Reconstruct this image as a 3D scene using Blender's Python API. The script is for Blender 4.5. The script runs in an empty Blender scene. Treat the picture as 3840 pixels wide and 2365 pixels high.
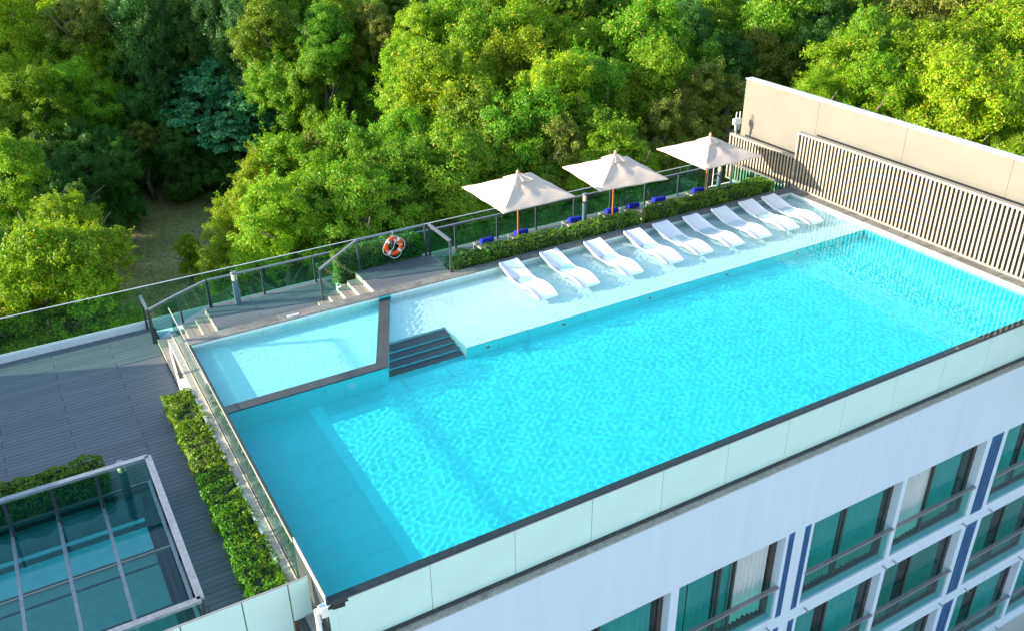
import bpy, bmesh, math, random
import numpy as np
from mathutils import Vector, Matrix, noise

# ------------------------------------------------------------------ camera, sky, sun, exposure
S = bpy.context.scene
COL = S.collection
cam_data = bpy.data.cameras.new('camera')
cam = bpy.data.objects.new('camera', cam_data)
COL.objects.link(cam)
S.camera = cam
cam_data.sensor_fit = 'HORIZONTAL'
cam_data.sensor_width = 36.0
cam_data.lens = 31.94
cam_data.clip_end = 3000.0
_r = Vector((0.86485, -0.50196, -0.00820))
_d = Vector((-0.24493, -0.40762, -0.87969))
_f = Vector((0.43823, 0.76281, -0.47548))
cam.matrix_world = Matrix(((_r.x, -_d.x, -_f.x, -2.914), (_r.y, -_d.y, -_f.y, -11.598),
                           (_r.z, -_d.z, -_f.z, 11.70), (0, 0, 0, 1)))
SUN_EL = math.radians(14.0)
SUN_H = (-0.928, 0.371)                      # horizontal direction towards the sun
world = bpy.data.worlds.new('World')
S.world = world
world.use_nodes = True
_nt = world.node_tree
_sky = _nt.nodes.new('ShaderNodeTexSky')
_sky.sky_type = 'NISHITA'
_sky.sun_disc = False
_sky.sun_elevation = SUN_EL
_sky.sun_rotation = math.atan2(SUN_H[0], SUN_H[1])
_sky.air_density = 1.0
_sky.dust_density = 0.6
_sky.ozone_density = 1.0
_bg = _nt.nodes['Background']
_nt.links.new(_sky.outputs[0], _bg.inputs[0])
_bg.inputs[1].default_value = 0.15
sun_data = bpy.data.lights.new('sun', 'SUN')
sun_data.energy = 4.3
sun_data.angle = math.radians(0.5)
sun_data.color = (1.0, 0.88, 0.70)
sun_data.cycles.is_caustics_light = True
sun = bpy.data.objects.new('sun', sun_data)
COL.objects.link(sun)
sun.location = (-60, 40, 40)
sun.rotation_euler = Vector((SUN_H[0] * math.cos(SUN_EL), SUN_H[1] * math.cos(SUN_EL),
                             math.sin(SUN_EL))).to_track_quat('Z', 'Y').to_euler()
S.view_settings.view_transform = 'Standard'
S.view_settings.look = 'None'
S.view_settings.gamma = 1.0
S.view_settings.exposure = 1.65
S.view_settings.use_curve_mapping = False
S.cycles.max_bounces = 10
S.cycles.diffuse_bounces = 4
S.cycles.glossy_bounces = 4
S.cycles.transmission_bounces = 8
S.cycles.transparent_max_bounces = 16
S.cycles.sample_clamp_indirect = 6.0
S.cycles.use_denoising = True

# ------------------------------------------------------------------ helpers
rnd = random.Random(7)

def tag(o, label=None, cat=None, group=None, kind=None):
    if label: o['label'] = label
    if cat: o['category'] = cat
    if group: o['group'] = group
    if kind: o['kind'] = kind
    return o

def empty(name, loc=(0, 0, 0), rz=0.0, parent=None):
    o = bpy.data.objects.new(name, None)
    o.location = loc
    o.rotation_euler = (0, 0, rz)
    o.parent = parent
    o.empty_display_size = 0.2
    COL.objects.link(o)
    return o

def link(name, me, parent=None, loc=(0, 0, 0), rot=(0, 0, 0), scale=(1, 1, 1), wet=False):
    o = bpy.data.objects.new(name, me)
    o.location = loc
    o.rotation_euler = rot
    o.scale = scale
    o.parent = parent
    if wet:
        o.cycles.is_caustics_receiver = True
    COL.objects.link(o)
    return o

class MB:
    """collects verts and faces for one mesh"""
    def __init__(self):
        self.v = []
        self.f = []
        self.m = []
    def add(self, vs, fs, mi=0):
        n = len(self.v)
        self.v += [tuple(p) for p in vs]
        self.f += [tuple(i + n for i in f) for f in fs]
        self.m += [mi] * len(fs)
        return self
    def box(self, a, b, mi=0):
        x0, y0, z0 = a
        x1, y1, z1 = b
        return self.add([(x0, y0, z0), (x1, y0, z0), (x1, y1, z0), (x0, y1, z0), (x0, y0, z1), (x1, y0, z1), (x1, y1, z1), (x0, y1, z1)],
                        [(0, 3, 2, 1), (4, 5, 6, 7), (0, 1, 5, 4), (1, 2, 6, 5), (2, 3, 7, 6), (3, 0, 4, 7)], mi)
    def prism(self, poly, z0, z1, mi=0):
        n = len(poly)
        ar = sum(poly[i][0] * poly[(i + 1) % n][1] - poly[(i + 1) % n][0] * poly[i][1] for i in range(n))
        if ar < 0: poly = poly[::-1]
        vs = [(p[0], p[1], z0) for p in poly] + [(p[0], p[1], z1) for p in poly]
        fs = [tuple(range(n - 1, -1, -1)), tuple(range(n, 2 * n))]
        fs += [(i, (i + 1) % n, n + (i + 1) % n, n + i) for i in range(n)]
        return self.add(vs, fs, mi)
    def tube(self, pts, rad, n=8, mi=0, caps=True):
        pts = [Vector(p) for p in pts]
        if not hasattr(rad, '__len__'): rad = [rad] * len(pts)
        vs = []
        up = Vector((0.0, 0.0, 1.0))
        for i, p in enumerate(pts):
            t = (pts[min(i + 1, len(pts) - 1)] - pts[max(i - 1, 0)])
            t.normalize()
            u = t.cross(up if abs(t.z) < 0.9 else Vector((1, 0, 0)))
            u.normalize()
            w = t.cross(u)
            for k in range(n):
                a = 2 * math.pi * k / n
                vs.append(p + (u * math.cos(a) + w * math.sin(a)) * rad[i])
        fs = []
        for i in range(len(pts) - 1):
            for k in range(n):
                fs.append((i * n + k, (i + 1) * n + k, (i + 1) * n + (k + 1) % n, i * n + (k + 1) % n))
        if caps:
            fs.append(tuple(range(n)))
            fs.append(tuple(range((len(pts) - 1) * n, len(pts) * n))[::-1])
        return self.add(vs, fs, mi)
    def bar(self, p, q, w, h, mi=0):
        """box-section bar from p to q, w wide sideways, h high, centred on the line"""
        p, q = Vector(p), Vector(q)
        t = (q - p).normalized()
        s = t.cross(Vector((0, 0, 1)))
        s = s.normalized() if s.length > 1e-4 else Vector((1, 0, 0))
        u = s.cross(t)
        vs = []
        for c in (p, q):
            for a, b in ((-1, -1), (1, -1), (1, 1), (-1, 1)):
                vs.append(c + s * (a * w / 2) + u * (b * h / 2))
        return self.add(vs, [(0, 1, 2, 3), (7, 6, 5, 4), (0, 4, 5, 1), (1, 5, 6, 2), (2, 6, 7, 3), (3, 7, 4, 0)], mi)
    def lathe(self, prof, n=16, c=(0, 0, 0), mi=0):
        vs, fs = [], []
        for r, z in prof:
            for k in range(n):
                a = 2 * math.pi * k / n
                vs.append((c[0] + r * math.cos(a), c[1] + r * math.sin(a), c[2] + z))
        for i in range(len(prof) - 1):
            for k in range(n):
                fs.append((i * n + k, i * n + (k + 1) % n, (i + 1) * n + (k + 1) % n, (i + 1) * n + k))
        fs.append(tuple(range(n))[::-1])
        fs.append(tuple(range((len(prof) - 1) * n, len(prof) * n)))
        return self.add(vs, fs, mi)
    def mesh(self, name, mats, smooth=False):
        me = bpy.data.meshes.new(name)
        me.from_pydata(self.v, [], self.f)
        for m in (mats if isinstance(mats, (list, tuple)) else [mats]):
            me.materials.append(m)
        if any(self.m):
            me.polygons.foreach_set('material_index', self.m)
        if smooth:
            me.polygons.foreach_set('use_smooth', [True] * len(self.f))
        bm = bmesh.new()
        bm.from_mesh(me)
        bmesh.ops.recalc_face_normals(bm, faces=bm.faces[:])
        bm.to_mesh(me)
        bm.free()
        me.update()
        return me
    def build(self, name, mats, parent=None, loc=(0, 0, 0), rot=(0, 0, 0), smooth=False, wet=False):
        return link(name, self.mesh(name, mats, smooth), parent, loc, rot, wet=wet)

_cache = {}
def piece(name, dims, loc, mat, parent, rz=0.0, wet=False, bev=0.0):
    """one box-shaped piece, centred in plan, its top at loc z; alike pieces share their mesh"""
    key = (name, tuple(round(d, 3) for d in dims), mat.name, bev)
    if key not in _cache:
        x, y, z = dims[0] / 2, dims[1] / 2, dims[2]
        if bev:
            b = bev
            vs = [(-x, -y, -z), (x, -y, -z), (x, y, -z), (-x, y, -z), (-x, -y, -b), (x, -y, -b), (x, y, -b), (-x, y, -b),
                  (-x + b, -y + b, 0), (x - b, -y + b, 0), (x - b, y - b, 0), (-x + b, y - b, 0)]
            fs = [(0, 3, 2, 1), (8, 9, 10, 11)]
            for o in (0, 4):
                fs += [(o + i, o + (i + 1) % 4, o + 4 + (i + 1) % 4, o + 4 + i) for i in range(4)]
            me = MB().add(vs, fs).mesh(name, mat)
        else:
            me = MB().box((-x, -y, -z), (x, y, 0)).mesh(name, mat)
        _cache[key] = me
    return link(name, _cache[key], parent, loc, (0, 0, rz), wet=wet)

def smooth_by_angle(o, deg=35):
    me = o.data
    me.polygons.foreach_set('use_smooth', [True] * len(me.polygons))
    if hasattr(me, 'set_sharp_from_angle'):
        me.set_sharp_from_angle(angle=math.radians(deg))

# ------------------------------------------------------------------ materials
def _nodes(name):
    m = bpy.data.materials.new(name)
    m.use_nodes = True
    nt = m.node_tree
    return m, nt, nt.nodes['Principled BSDF']

def mat(name, base, rough=0.6, var=0.0, vscale=3.0, var2=None, bump=0.0, bscale=40.0, metal=0.0, spec=0.5, coat=0.0,
        per=0.0, stretch=(1, 1, 1), stain=None, stain_scale=0.7, stain_at=0.55, translucent=0.0, world_co=False):
    """procedural principled material: noise colour variation, per-piece variation, stains and fine relief"""
    m, nt, b = _nodes(name)
    N, L = nt.nodes, nt.links
    b.inputs['Roughness'].default_value = rough
    b.inputs['Metallic'].default_value = metal
    b.inputs['Specular IOR Level'].default_value = spec
    b.inputs['Coat Weight'].default_value = coat
    b.inputs['Coat Roughness'].default_value = 0.05
    if world_co:
        g = N.new('ShaderNodeNewGeometry'); co = g.outputs['Position']
    else:
        t = N.new('ShaderNodeTexCoord'); co = t.outputs['Object']
    mp = N.new('ShaderNodeMapping')
    mp.inputs['Scale'].default_value = stretch
    L.new(co, mp.inputs['Vector'])
    if per and not world_co:
        oi = N.new('ShaderNodeObjectInfo')
        sc = N.new('ShaderNodeVectorMath'); sc.operation = 'SCALE'
        sc.inputs[0].default_value = (37.0, 53.0, 71.0)
        L.new(oi.outputs['Random'], sc.inputs['Scale'])
        L.new(sc.outputs[0], mp.inputs['Location'])
    col = None
    c = N.new('ShaderNodeRGB'); c.outputs[0].default_value = (*base, 1); col = c.outputs[0]
    if var:
        n = N.new('ShaderNodeTexNoise')
        n.inputs['Scale'].default_value = vscale
        n.inputs['Detail'].default_value = 6
        n.inputs['Roughness'].default_value = 0.62
        L.new(mp.outputs[0], n.inputs['Vector'])
        r = N.new('ShaderNodeMapRange')
        r.inputs['From Min'].default_value = 0.3
        r.inputs['From Max'].default_value = 0.7
        L.new(n.outputs[0], r.inputs['Value'])
        mx = N.new('ShaderNodeMix'); mx.data_type = 'RGBA'
        L.new(r.outputs[0], mx.inputs['Factor'])
        lo = tuple(max(0, k * (1 - var)) for k in base) if var2 is None else var2
        hi = tuple(min(1, k * (1 + var)) for k in base) if var2 is None else base
        mx.inputs['A'].default_value = (*lo, 1)
        mx.inputs['B'].default_value = (*hi, 1)
        col = mx.outputs['Result']
    if stain:
        n = N.new('ShaderNodeTexNoise')
        n.inputs['Scale'].default_value = stain_scale
        n.inputs['Detail'].default_value = 8
        n.inputs['Roughness'].default_value = 0.7
        L.new(mp.outputs[0], n.inputs['Vector'])
        r = N.new('ShaderNodeMapRange')
        r.inputs['From Min'].default_value = stain_at
        r.inputs['From Max'].default_value = stain_at + 0.16
        L.new(n.outputs[0], r.inputs['Value'])
        mx = N.new('ShaderNodeMix'); mx.data_type = 'RGBA'
        L.new(r.outputs[0], mx.inputs['Factor'])
        L.new(col, mx.inputs['A'])
        mx.inputs['B'].default_value = (*stain, 1)
        col = mx.outputs['Result']
    if per:
        oi2 = N.new('ShaderNodeObjectInfo')
        r = N.new('ShaderNodeMapRange')
        r.inputs['To Min'].default_value = 1 - per
        r.inputs['To Max'].default_value = 1 + per
        L.new(oi2.outputs['Random'], r.inputs['Value'])
        sv = N.new('ShaderNodeVectorMath'); sv.operation = 'SCALE'
        L.new(col, sv.inputs[0])
        L.new(r.outputs[0], sv.inputs['Scale'])
        col = sv.outputs[0]
    L.new(col, b.inputs['Base Color'])
    if bump:
        n = N.new('ShaderNodeTexNoise')
        n.inputs['Scale'].default_value = bscale
        n.inputs['Detail'].default_value = 4
        L.new(mp.outputs[0], n.inputs['Vector'])
        bp = N.new('ShaderNodeBump')
        bp.inputs['Strength'].default_value = bump
        bp.inputs['Distance'].default_value = 0.01
        L.new(n.outputs[0], bp.inputs['Height'])
        L.new(bp.outputs[0], b.inputs['Normal'])
    if translucent:
        tr = N.new('ShaderNodeBsdfTranslucent')
        L.new(col, tr.inputs['Color'])
        ms = N.new('ShaderNodeMixShader')
        ms.inputs[0].default_value = translucent
        L.new(b.outputs[0], ms.inputs[1])
        L.new(tr.outputs[0], ms.inputs[2])
        L.new(ms.outputs[0], N['Material Output'].inputs[0])
    return m

def glass(name, tint, ior=1.5, rough=0.0, wavy=0.0, gloss=(1, 1, 1)):
    """thin sheet of tinted glass: what is behind shows through tinted, reflection by Fresnel"""
    m = bpy.data.materials.new(name)
    m.use_nodes = True
    nt = m.node_tree
    N, L = nt.nodes, nt.links
    N.clear()
    out = N.new('ShaderNodeOutputMaterial')
    tr = N.new('ShaderNodeBsdfTransparent'); tr.inputs[0].default_value = (*[c ** 0.5 for c in tint], 1)   # two faces per sheet
    gl = N.new('ShaderNodeBsdfGlossy'); gl.inputs['Roughness'].default_value = rough
    gl.inputs['Color'].default_value = (*gloss, 1)
    fr = N.new('ShaderNodeFresnel'); fr.inputs['IOR'].default_value = ior
    ms = N.new('ShaderNodeMixShader')
    # reflect at the outer face only, so that the far face of the sheet does not mirror the inside
    ge = N.new('ShaderNodeNewGeometry')
    iv = N.new('ShaderNodeMath'); iv.operation = 'SUBTRACT'; iv.inputs[0].default_value = 1.0
    L.new(ge.outputs['Backfacing'], iv.inputs[1])
    mu = N.new('ShaderNodeMath'); mu.operation = 'MULTIPLY'
    L.new(fr.outputs[0], mu.inputs[0]); L.new(iv.outputs[0], mu.inputs[1])
    L.new(mu.outputs[0], ms.inputs[0]); L.new(tr.outputs[0], ms.inputs[1]); L.new(gl.outputs[0], ms.inputs[2])
    L.new(ms.outputs[0], out.inputs[0])
    if wavy:
        t = N.new('ShaderNodeTexCoord')
        n = N.new('ShaderNodeTexNoise'); n.inputs['Scale'].default_value = 1.3
        L.new(t.outputs['Object'], n.inputs['Vector'])
        bp = N.new('ShaderNodeBump'); bp.inputs['Strength'].default_value = wavy; bp.inputs['Distance'].default_value = 0.02
        L.new(n.outputs[0], bp.inputs['Height'])
        L.new(bp.outputs[0], gl.inputs['Normal'])
    return m

def leafmat(name, dark, light, odd, trans=0.35, hue=0.02, odd_at=0.93):
    """leaf: colour differs leaf by leaf and tree by tree, partly translucent"""
    m, nt, b = _nodes(name)
    N, L = nt.nodes, nt.links
    g = N.new('ShaderNodeNewGeometry')
    oi = N.new('ShaderNodeObjectInfo')
    ramp = N.new('ShaderNodeValToRGB')
    e = ramp.color_ramp.elements
    e[0].position = 0.0; e[0].color = (*dark, 1)
    e[1].position = odd_at - 0.05; e[1].color = (*light, 1)
    k = e.new(odd_at + 0.02); k.color = (*odd, 1)
    L.new(g.outputs['Random Per Island'], ramp.inputs[0])
    hs = N.new('ShaderNodeHueSaturation')
    r = N.new('ShaderNodeMapRange'); r.inputs['To Min'].default_value = 0.5 - hue; r.inputs['To Max'].default_value = 0.5 + hue
    L.new(oi.outputs['Random'], r.inputs['Value'])
    L.new(r.outputs[0], hs.inputs['Hue'])
    mul = N.new('ShaderNodeMath'); mul.operation = 'MULTIPLY'; mul.inputs[1].default_value = 7.13
    fr = N.new('ShaderNodeMath'); fr.operation = 'FRACT'
    L.new(oi.outputs['Random'], mul.inputs[0]); L.new(mul.outputs[0], fr.inputs[0])
    r2 = N.new('ShaderNodeMapRange'); r2.inputs['To Min'].default_value = 0.82; r2.inputs['To Max'].default_value = 1.18
    L.new(fr.outputs[0], r2.inputs['Value'])
    L.new(r2.outputs[0], hs.inputs['Value'])
    L.new(ramp.outputs[0], hs.inputs['Color'])
    L.new(hs.outputs[0], b.inputs['Base Color'])
    b.inputs['Roughness'].default_value = 0.5
    b.inputs['Specular IOR Level'].default_value = 0.35
    tr = N.new('ShaderNodeBsdfTranslucent')
    gm = N.new('ShaderNodeMix'); gm.data_type = 'RGBA'; gm.blend_type = 'MULTIPLY'; gm.inputs['Factor'].default_value = 1.0
    L.new(hs.outputs[0], gm.inputs['A']); gm.inputs['B'].default_value = (1.0, 1.0, 0.45, 1)
    L.new(gm.outputs['Result'], tr.inputs['Color'])
    ms = N.new('ShaderNodeMixShader'); ms.inputs[0].default_value = trans
    L.new(b.outputs[0], ms.inputs[1]); L.new(tr.outputs[0], ms.inputs[2])
    L.new(ms.outputs[0], N['Material Output'].inputs[0])
    return m

M = {}
M['ground'] = mat('ground', (0.50, 0.43, 0.18), 0.95, var=0.5, vscale=0.25, var2=(0.24, 0.27, 0.07), stain=(0.52, 0.33, 0.16), stain_scale=0.09, stain_at=0.52, bump=0.6, bscale=3.0, world_co=True)
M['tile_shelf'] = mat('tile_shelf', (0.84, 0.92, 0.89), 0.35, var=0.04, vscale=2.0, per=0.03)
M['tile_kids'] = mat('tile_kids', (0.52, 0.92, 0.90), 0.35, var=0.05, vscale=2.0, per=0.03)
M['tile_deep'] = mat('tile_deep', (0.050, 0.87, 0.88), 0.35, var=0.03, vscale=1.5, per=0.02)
M['tile_wall'] = mat('tile_wall', (0.88, 0.91, 0.87), 0.3, var=0.05, vscale=2.0, per=0.03)
M['grout'] = mat('grout', (0.50, 0.74, 0.74), 0.8)
M['grout_deep'] = mat('grout_deep', (0.042, 0.79, 0.82), 0.8)
M['granite'] = mat('granite', (0.055, 0.062, 0.062), 0.45, var=0.55, vscale=60, per=0.10, bump=0.2, bscale=150)
M['coping'] = mat('coping', (0.21, 0.20, 0.175), 0.75, var=0.25, vscale=9, per=0.10, stain=(0.10, 0.10, 0.09), stain_scale=1.3, stain_at=0.50, bump=0.35, bscale=70)
M['coping_dark'] = mat('coping_dark', (0.15, 0.155, 0.15), 0.7, var=0.25, vscale=9, per=0.12, stain=(0.26, 0.23, 0.19), stain_scale=1.1, stain_at=0.55, bump=0.35, bscale=70)
M['plank'] = mat('plank', (0.130, 0.142, 0.156), 0.62, var=0.16, vscale=5, stretch=(0.35, 6, 1), per=0.10, bump=0.3, bscale=30)
M['tread'] = mat('tread', (0.26, 0.235, 0.205), 0.65, var=0.16, vscale=5, stretch=(6, 0.35, 1), per=0.08, bump=0.3, bscale=30)
M['riser'] = mat('riser', (0.50, 0.43, 0.34), 0.7, var=0.12, vscale=6)
M['underdeck'] = mat('underdeck', (0.03, 0.03, 0.032), 0.9)
M['render_white'] = mat('render_white', (0.58, 0.68, 0.80), 0.75, var=0.028, vscale=0.8, bump=0.12, bscale=30, stain=(0.49, 0.58, 0.69), stain_scale=0.42, stain_at=0.60, stretch=(5, 5, 0.28))
M['white_paint'] = mat('white_paint', (0.80, 0.80, 0.78), 0.6, var=0.05, vscale=4)
M['ledge'] = mat('ledge', (0.42, 0.37, 0.30), 0.9, var=0.3, vscale=14, stain=(0.22, 0.21, 0.19), stain_scale=2.6, stain_at=0.56, bump=0.8, bscale=35)
M['concrete'] = mat('concrete', (0.36, 0.35, 0.32), 0.8, var=0.2, vscale=7, per=0.08, stain=(0.26, 0.26, 0.25), stain_scale=1.5, stain_at=0.57, bump=0.4, bscale=60)
M['channel'] = mat('channel', (0.62, 0.53, 0.42), 0.45, var=0.08, vscale=5)
M['slot'] = mat('slot', (0.055, 0.052, 0.05), 0.7, var=0.3, vscale=10)
M['mint'] = mat('mint', (0.60, 0.86, 0.82), 0.35, var=0.05, vscale=0.7, coat=1.0, spec=0.4)
M['frosted'] = mat('frosted', (0.62, 0.86, 0.78), 0.6, var=0.05, vscale=3, spec=0.25)
M['mint_edge'] = mat('mint_edge', (0.05, 0.22, 0.17), 0.2)
M['rail_light'] = mat('rail_light', (0.42, 0.38, 0.36), 0.4, metal=0.3, var=0.08, vscale=8)
M['rail_metal'] = mat('rail_metal', (0.055, 0.065, 0.080), 0.42, metal=0.35, var=0.15, vscale=12)
M['rail_top'] = mat('rail_top', (0.20, 0.215, 0.24), 0.35, metal=0.55, var=0.12, vscale=10)
M['skyrail'] = mat('skyrail', (0.34, 0.35, 0.37), 0.38, metal=0.5, var=0.22, vscale=9)
M['glass_rail'] = glass('glass_rail', (0.40, 0.78, 0.66), 1.45)
M['glass_outer'] = glass('glass_outer', (0.52, 0.84, 0.70), 1.45)
M['glass_edge'] = mat('glass_edge', (0.55, 0.75, 0.68), 0.2)
M['glass_sky'] = glass('glass_sky', (0.28, 0.86, 0.83), 1.6, wavy=0.15)
M['glass_window'] = glass('glass_window', (0.16, 0.68, 0.65), 1.55, wavy=0.10)
M['glass_balcony'] = glass('glass_balcony', (0.34, 0.84, 0.74), 1.5)
M['bronze'] = mat('bronze', (0.075, 0.062, 0.055), 0.4, metal=0.4, var=0.1, vscale=8)
M['balcony_rail'] = mat('balcony_rail', (0.33, 0.31, 0.31), 0.4, metal=0.5, var=0.1, vscale=10)
M['curtain'] = mat('curtain', (0.80, 0.84, 0.86), 0.9, var=0.06, vscale=6, translucent=0.3)
M['curtain_dark'] = mat('curtain_dark', (0.36, 0.38, 0.34), 0.9, var=0.08, vscale=6)
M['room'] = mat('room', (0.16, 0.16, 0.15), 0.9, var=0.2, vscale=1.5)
M['well'] = mat('well', (0.30, 0.42, 0.42), 0.8, var=0.2, vscale=1.2)
M['paving'] = mat('paving', (0.50, 0.46, 0.40), 0.85, var=0.15, vscale=0.6, stain=(0.40, 0.37, 0.33), stain_scale=0.2)
M['blue'] = mat('blue', (0.015, 0.10, 0.26), 0.55, var=0.12, vscale=3)
M['black'] = mat('black', (0.012, 0.013, 0.016), 0.5)
M['steel'] = mat('steel', (0.45, 0.45, 0.47), 0.35, metal=0.8)
M['wall_beige'] = mat('wall_beige', (0.170, 0.163, 0.138), 0.85, var=0.07, vscale=0.8, bump=0.12, bscale=50, stain=(0.192, 0.184, 0.158), stain_scale=0.3, stain_at=0.58)
M['wall_cap'] = mat('wall_cap', (0.60, 0.62, 0.66), 0.5, var=0.08, vscale=6)
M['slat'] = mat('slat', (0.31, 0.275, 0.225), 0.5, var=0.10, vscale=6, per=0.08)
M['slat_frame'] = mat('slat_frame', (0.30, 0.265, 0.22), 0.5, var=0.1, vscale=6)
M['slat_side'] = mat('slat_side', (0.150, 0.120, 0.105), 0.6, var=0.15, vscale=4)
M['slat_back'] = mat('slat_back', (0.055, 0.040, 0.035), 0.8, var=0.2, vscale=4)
M['lounger'] = mat('lounger', (0.86, 0.86, 0.87), 0.35, spec=0.4)
M['canvas'] = mat('canvas', (0.80, 0.64, 0.53), 0.9, var=0.05, vscale=4, stretch=(1, 1, 1), bump=0.35, bscale=9, translucent=0.22)
M['wood'] = mat('wood', (0.42, 0.13, 0.03), 0.4, var=0.2, vscale=12, stretch=(1, 1, 0.1))
M['finial'] = mat('finial', (0.55, 0.30, 0.17), 0.5, var=0.1, vscale=20)
M['towel'] = mat('towel', (0.006, 0.02, 0.42), 0.95, var=0.25, vscale=25, bump=0.9, bscale=120)
M['sling'] = mat('sling', (0.20, 0.19, 0.185), 0.8, var=0.1, vscale=30)
M['chair_frame'] = mat('chair_frame', (0.40, 0.36, 0.30), 0.45, metal=0.3)
M['bollard'] = mat('bollard', (0.14, 0.19, 0.24), 0.5, metal=0.3, var=0.25, vscale=12)
M['lamp_glass'] = mat('lamp_glass', (0.62, 0.56, 0.40), 0.3)
M['ring'] = mat('ring', (0.85, 0.07, 0.012), 0.4, var=0.06, vscale=6)
M['white'] = mat('white', (0.82, 0.82, 0.82), 0.5)
M['soil'] = mat('soil', (0.22, 0.13, 0.08), 0.95, var=0.3, vscale=14, bump=0.5, bscale=40)
M['sign_pink'] = mat('sign_pink', (0.75, 0.35, 0.45), 0.5)
M['sign_blue'] = mat('sign_blue', (0.02, 0.05, 0.22), 0.5)
M['bark'] = mat('bark', (0.16, 0.13, 0.10), 0.9, var=0.35, vscale=4, stretch=(3, 3, 0.6), bump=0.6, bscale=12, per=0.2)
M['leaf_B'] = leafmat('leaf_bright', (0.110, 0.270, 0.005), (0.330, 0.530, 0.012), (0.52, 0.42, 0.04), 0.48)
M['leaf_M'] = leafmat('leaf_mid', (0.075, 0.220, 0.008), (0.215, 0.430, 0.016), (0.42, 0.34, 0.04), 0.45)
M['leaf_O'] = leafmat('leaf_olive', (0.115, 0.180, 0.018), (0.270, 0.350, 0.045), (0.42, 0.30, 0.06), 0.42)
M['leaf_D'] = leafmat('leaf_dark', (0.034, 0.140, 0.018), (0.115, 0.290, 0.040), (0.20, 0.26, 0.05), 0.40)
M['leaf_V'] = leafmat('leaf_vine', (0.026, 0.105, 0.020), (0.080, 0.200, 0.040), (0.14, 0.19, 0.05), 0.35)
M['leaf_L'] = leafmat('leaf_broad', (0.035, 0.190, 0.070), (0.095, 0.370, 0.140), (0.16, 0.36, 0.09), 0.38)
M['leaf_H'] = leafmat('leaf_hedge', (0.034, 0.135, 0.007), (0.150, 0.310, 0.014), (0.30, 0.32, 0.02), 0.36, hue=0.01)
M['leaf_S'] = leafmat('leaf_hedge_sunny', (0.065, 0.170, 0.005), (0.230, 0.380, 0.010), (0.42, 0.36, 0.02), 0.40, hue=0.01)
M['leaf_giant'] = leafmat('leaf_giant', (0.05, 0.16, 0.04), (0.09, 0.22, 0.05), (0.12, 0.24, 0.06), 0.4)

# ------------------------------------------------------------------ ground
GZ = -13.0
tag(MB().box((-60, -70, GZ - 0.2), (80, 0.4, GZ + 0.004)).build('bounce_paving', M['paving']), kind='structure')  # pale paving added for a cream bounce onto the mint glass
tag(MB().add([(-500, -500, GZ), (500, -500, GZ), (500, 500, GZ), (-500, 500, GZ)], [(0, 1, 2, 3)]).build('ground', M['ground']), kind='structure')

# ------------------------------------------------------------------ pool
PL, PW = 20.9, 9.9            # pool length (x) and width (y); water level z = 0
SHY = 6.53                    # edge of the shallow shelf
def div_out(y): return 3.93 + (y - 6.46) * (5.47 - 3.93) / (9.9 - 6.46)    # pool side of the slanting divider
def div_in(y): return 3.73 + (y - 6.75) * (5.15 - 3.73) / (9.9 - 6.75)     # children's side
def div_mid(y): return (div_out(y) + div_in(y)) / 2

def clip(poly, region):
    n = len(region)
    for i in range(n):
        a, b = region[i], region[(i + 1) % n]
        nx, ny = -(b[1] - a[1]), b[0] - a[0]
        out = []
        for j in range(len(poly)):
            p, q = poly[j], poly[(j + 1) % len(poly)]
            dp = (p[0] - a[0]) * nx + (p[1] - a[1]) * ny
            dq = (q[0] - a[0]) * nx + (q[1] - a[1]) * ny
            if dp >= 0: out.append(p)
            if dp * dq < 0:
                t = dp / (dp - dq)
                out.append((p[0] + (q[0] - p[0]) * t, p[1] + (q[1] - p[1]) * t))
        poly = out
        if len(poly) < 3: return []
    return poly

def area(p):
    return abs(sum(p[i][0] * p[(i + 1) % len(p)][1] - p[(i + 1) % len(p)][0] * p[i][1] for i in range(len(p)))) / 2

def tile_floor(parent, region, z, m, tx=0.61, ty=0.625, x0=0.0, y0=-0.10, g=0.006, limit=300, key=None):
    """running-bond tiles, counter-clockwise convex region; each tile a piece, cut at the edges"""
    xs = [p[0] for p in region]; ys = [p[1] for p in region]
    cells = []
    j0 = math.floor((min(ys) - y0) / ty); j1 = math.ceil((max(ys) - y0) / ty)
    for j in range(j0, j1):
        off = x0 + (tx / 2 if j % 2 else 0)
        i0 = math.floor((min(xs) - off) / tx); i1 = math.ceil((max(xs) - off) / tx)
        for i in range(i0, i1):
            ax, ay = off + i * tx + g / 2, y0 + j * ty + g / 2
            q = [(ax, ay), (ax + tx - g, ay), (ax + tx - g, ay + ty - g), (ax, ay + ty - g)]
            p = clip(q, region)
            if len(p) < 3 or area(p) < 0.004: continue
            cells.append((ax + (tx - g) / 2, ay + (ty - g) / 2, p, area(p) > 0.999 * (tx - g) * (ty - g)))
    cells.sort(key=lambda c: math.hypot(c[0] + 2.9, c[1] + 11.6))
    rest = MB()
    for n, (cx, cy, p, full) in enumerate(cells):
        if n >= limit:
            rest.prism(p, z - 0.02, z)
        elif full:
            piece('tile', (tx - g, ty - g, 0.02), (cx, cy, z), m, parent, wet=True)
        else:
            MB().prism([(a - cx, b - cy) for a, b in p], -0.02, 0).build('tile', m, parent, (cx, cy, z), wet=True)
    if rest.v:
        tag(rest.build('far_tiles', m, parent, wet=True), kind='stuff')

DZ = -0.98
pool_floor = tag(MB().box((0.0, -0.14, -1.3), (PL + 0.3, 10.2, DZ - 0.004)).build('pool_floor', M['grout_deep'], wet=True), kind='structure')
tile_floor(pool_floor, [(0, 0), (PL, 0), (PL, SHY), (0, SHY)], DZ, M['tile_deep'])
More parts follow.
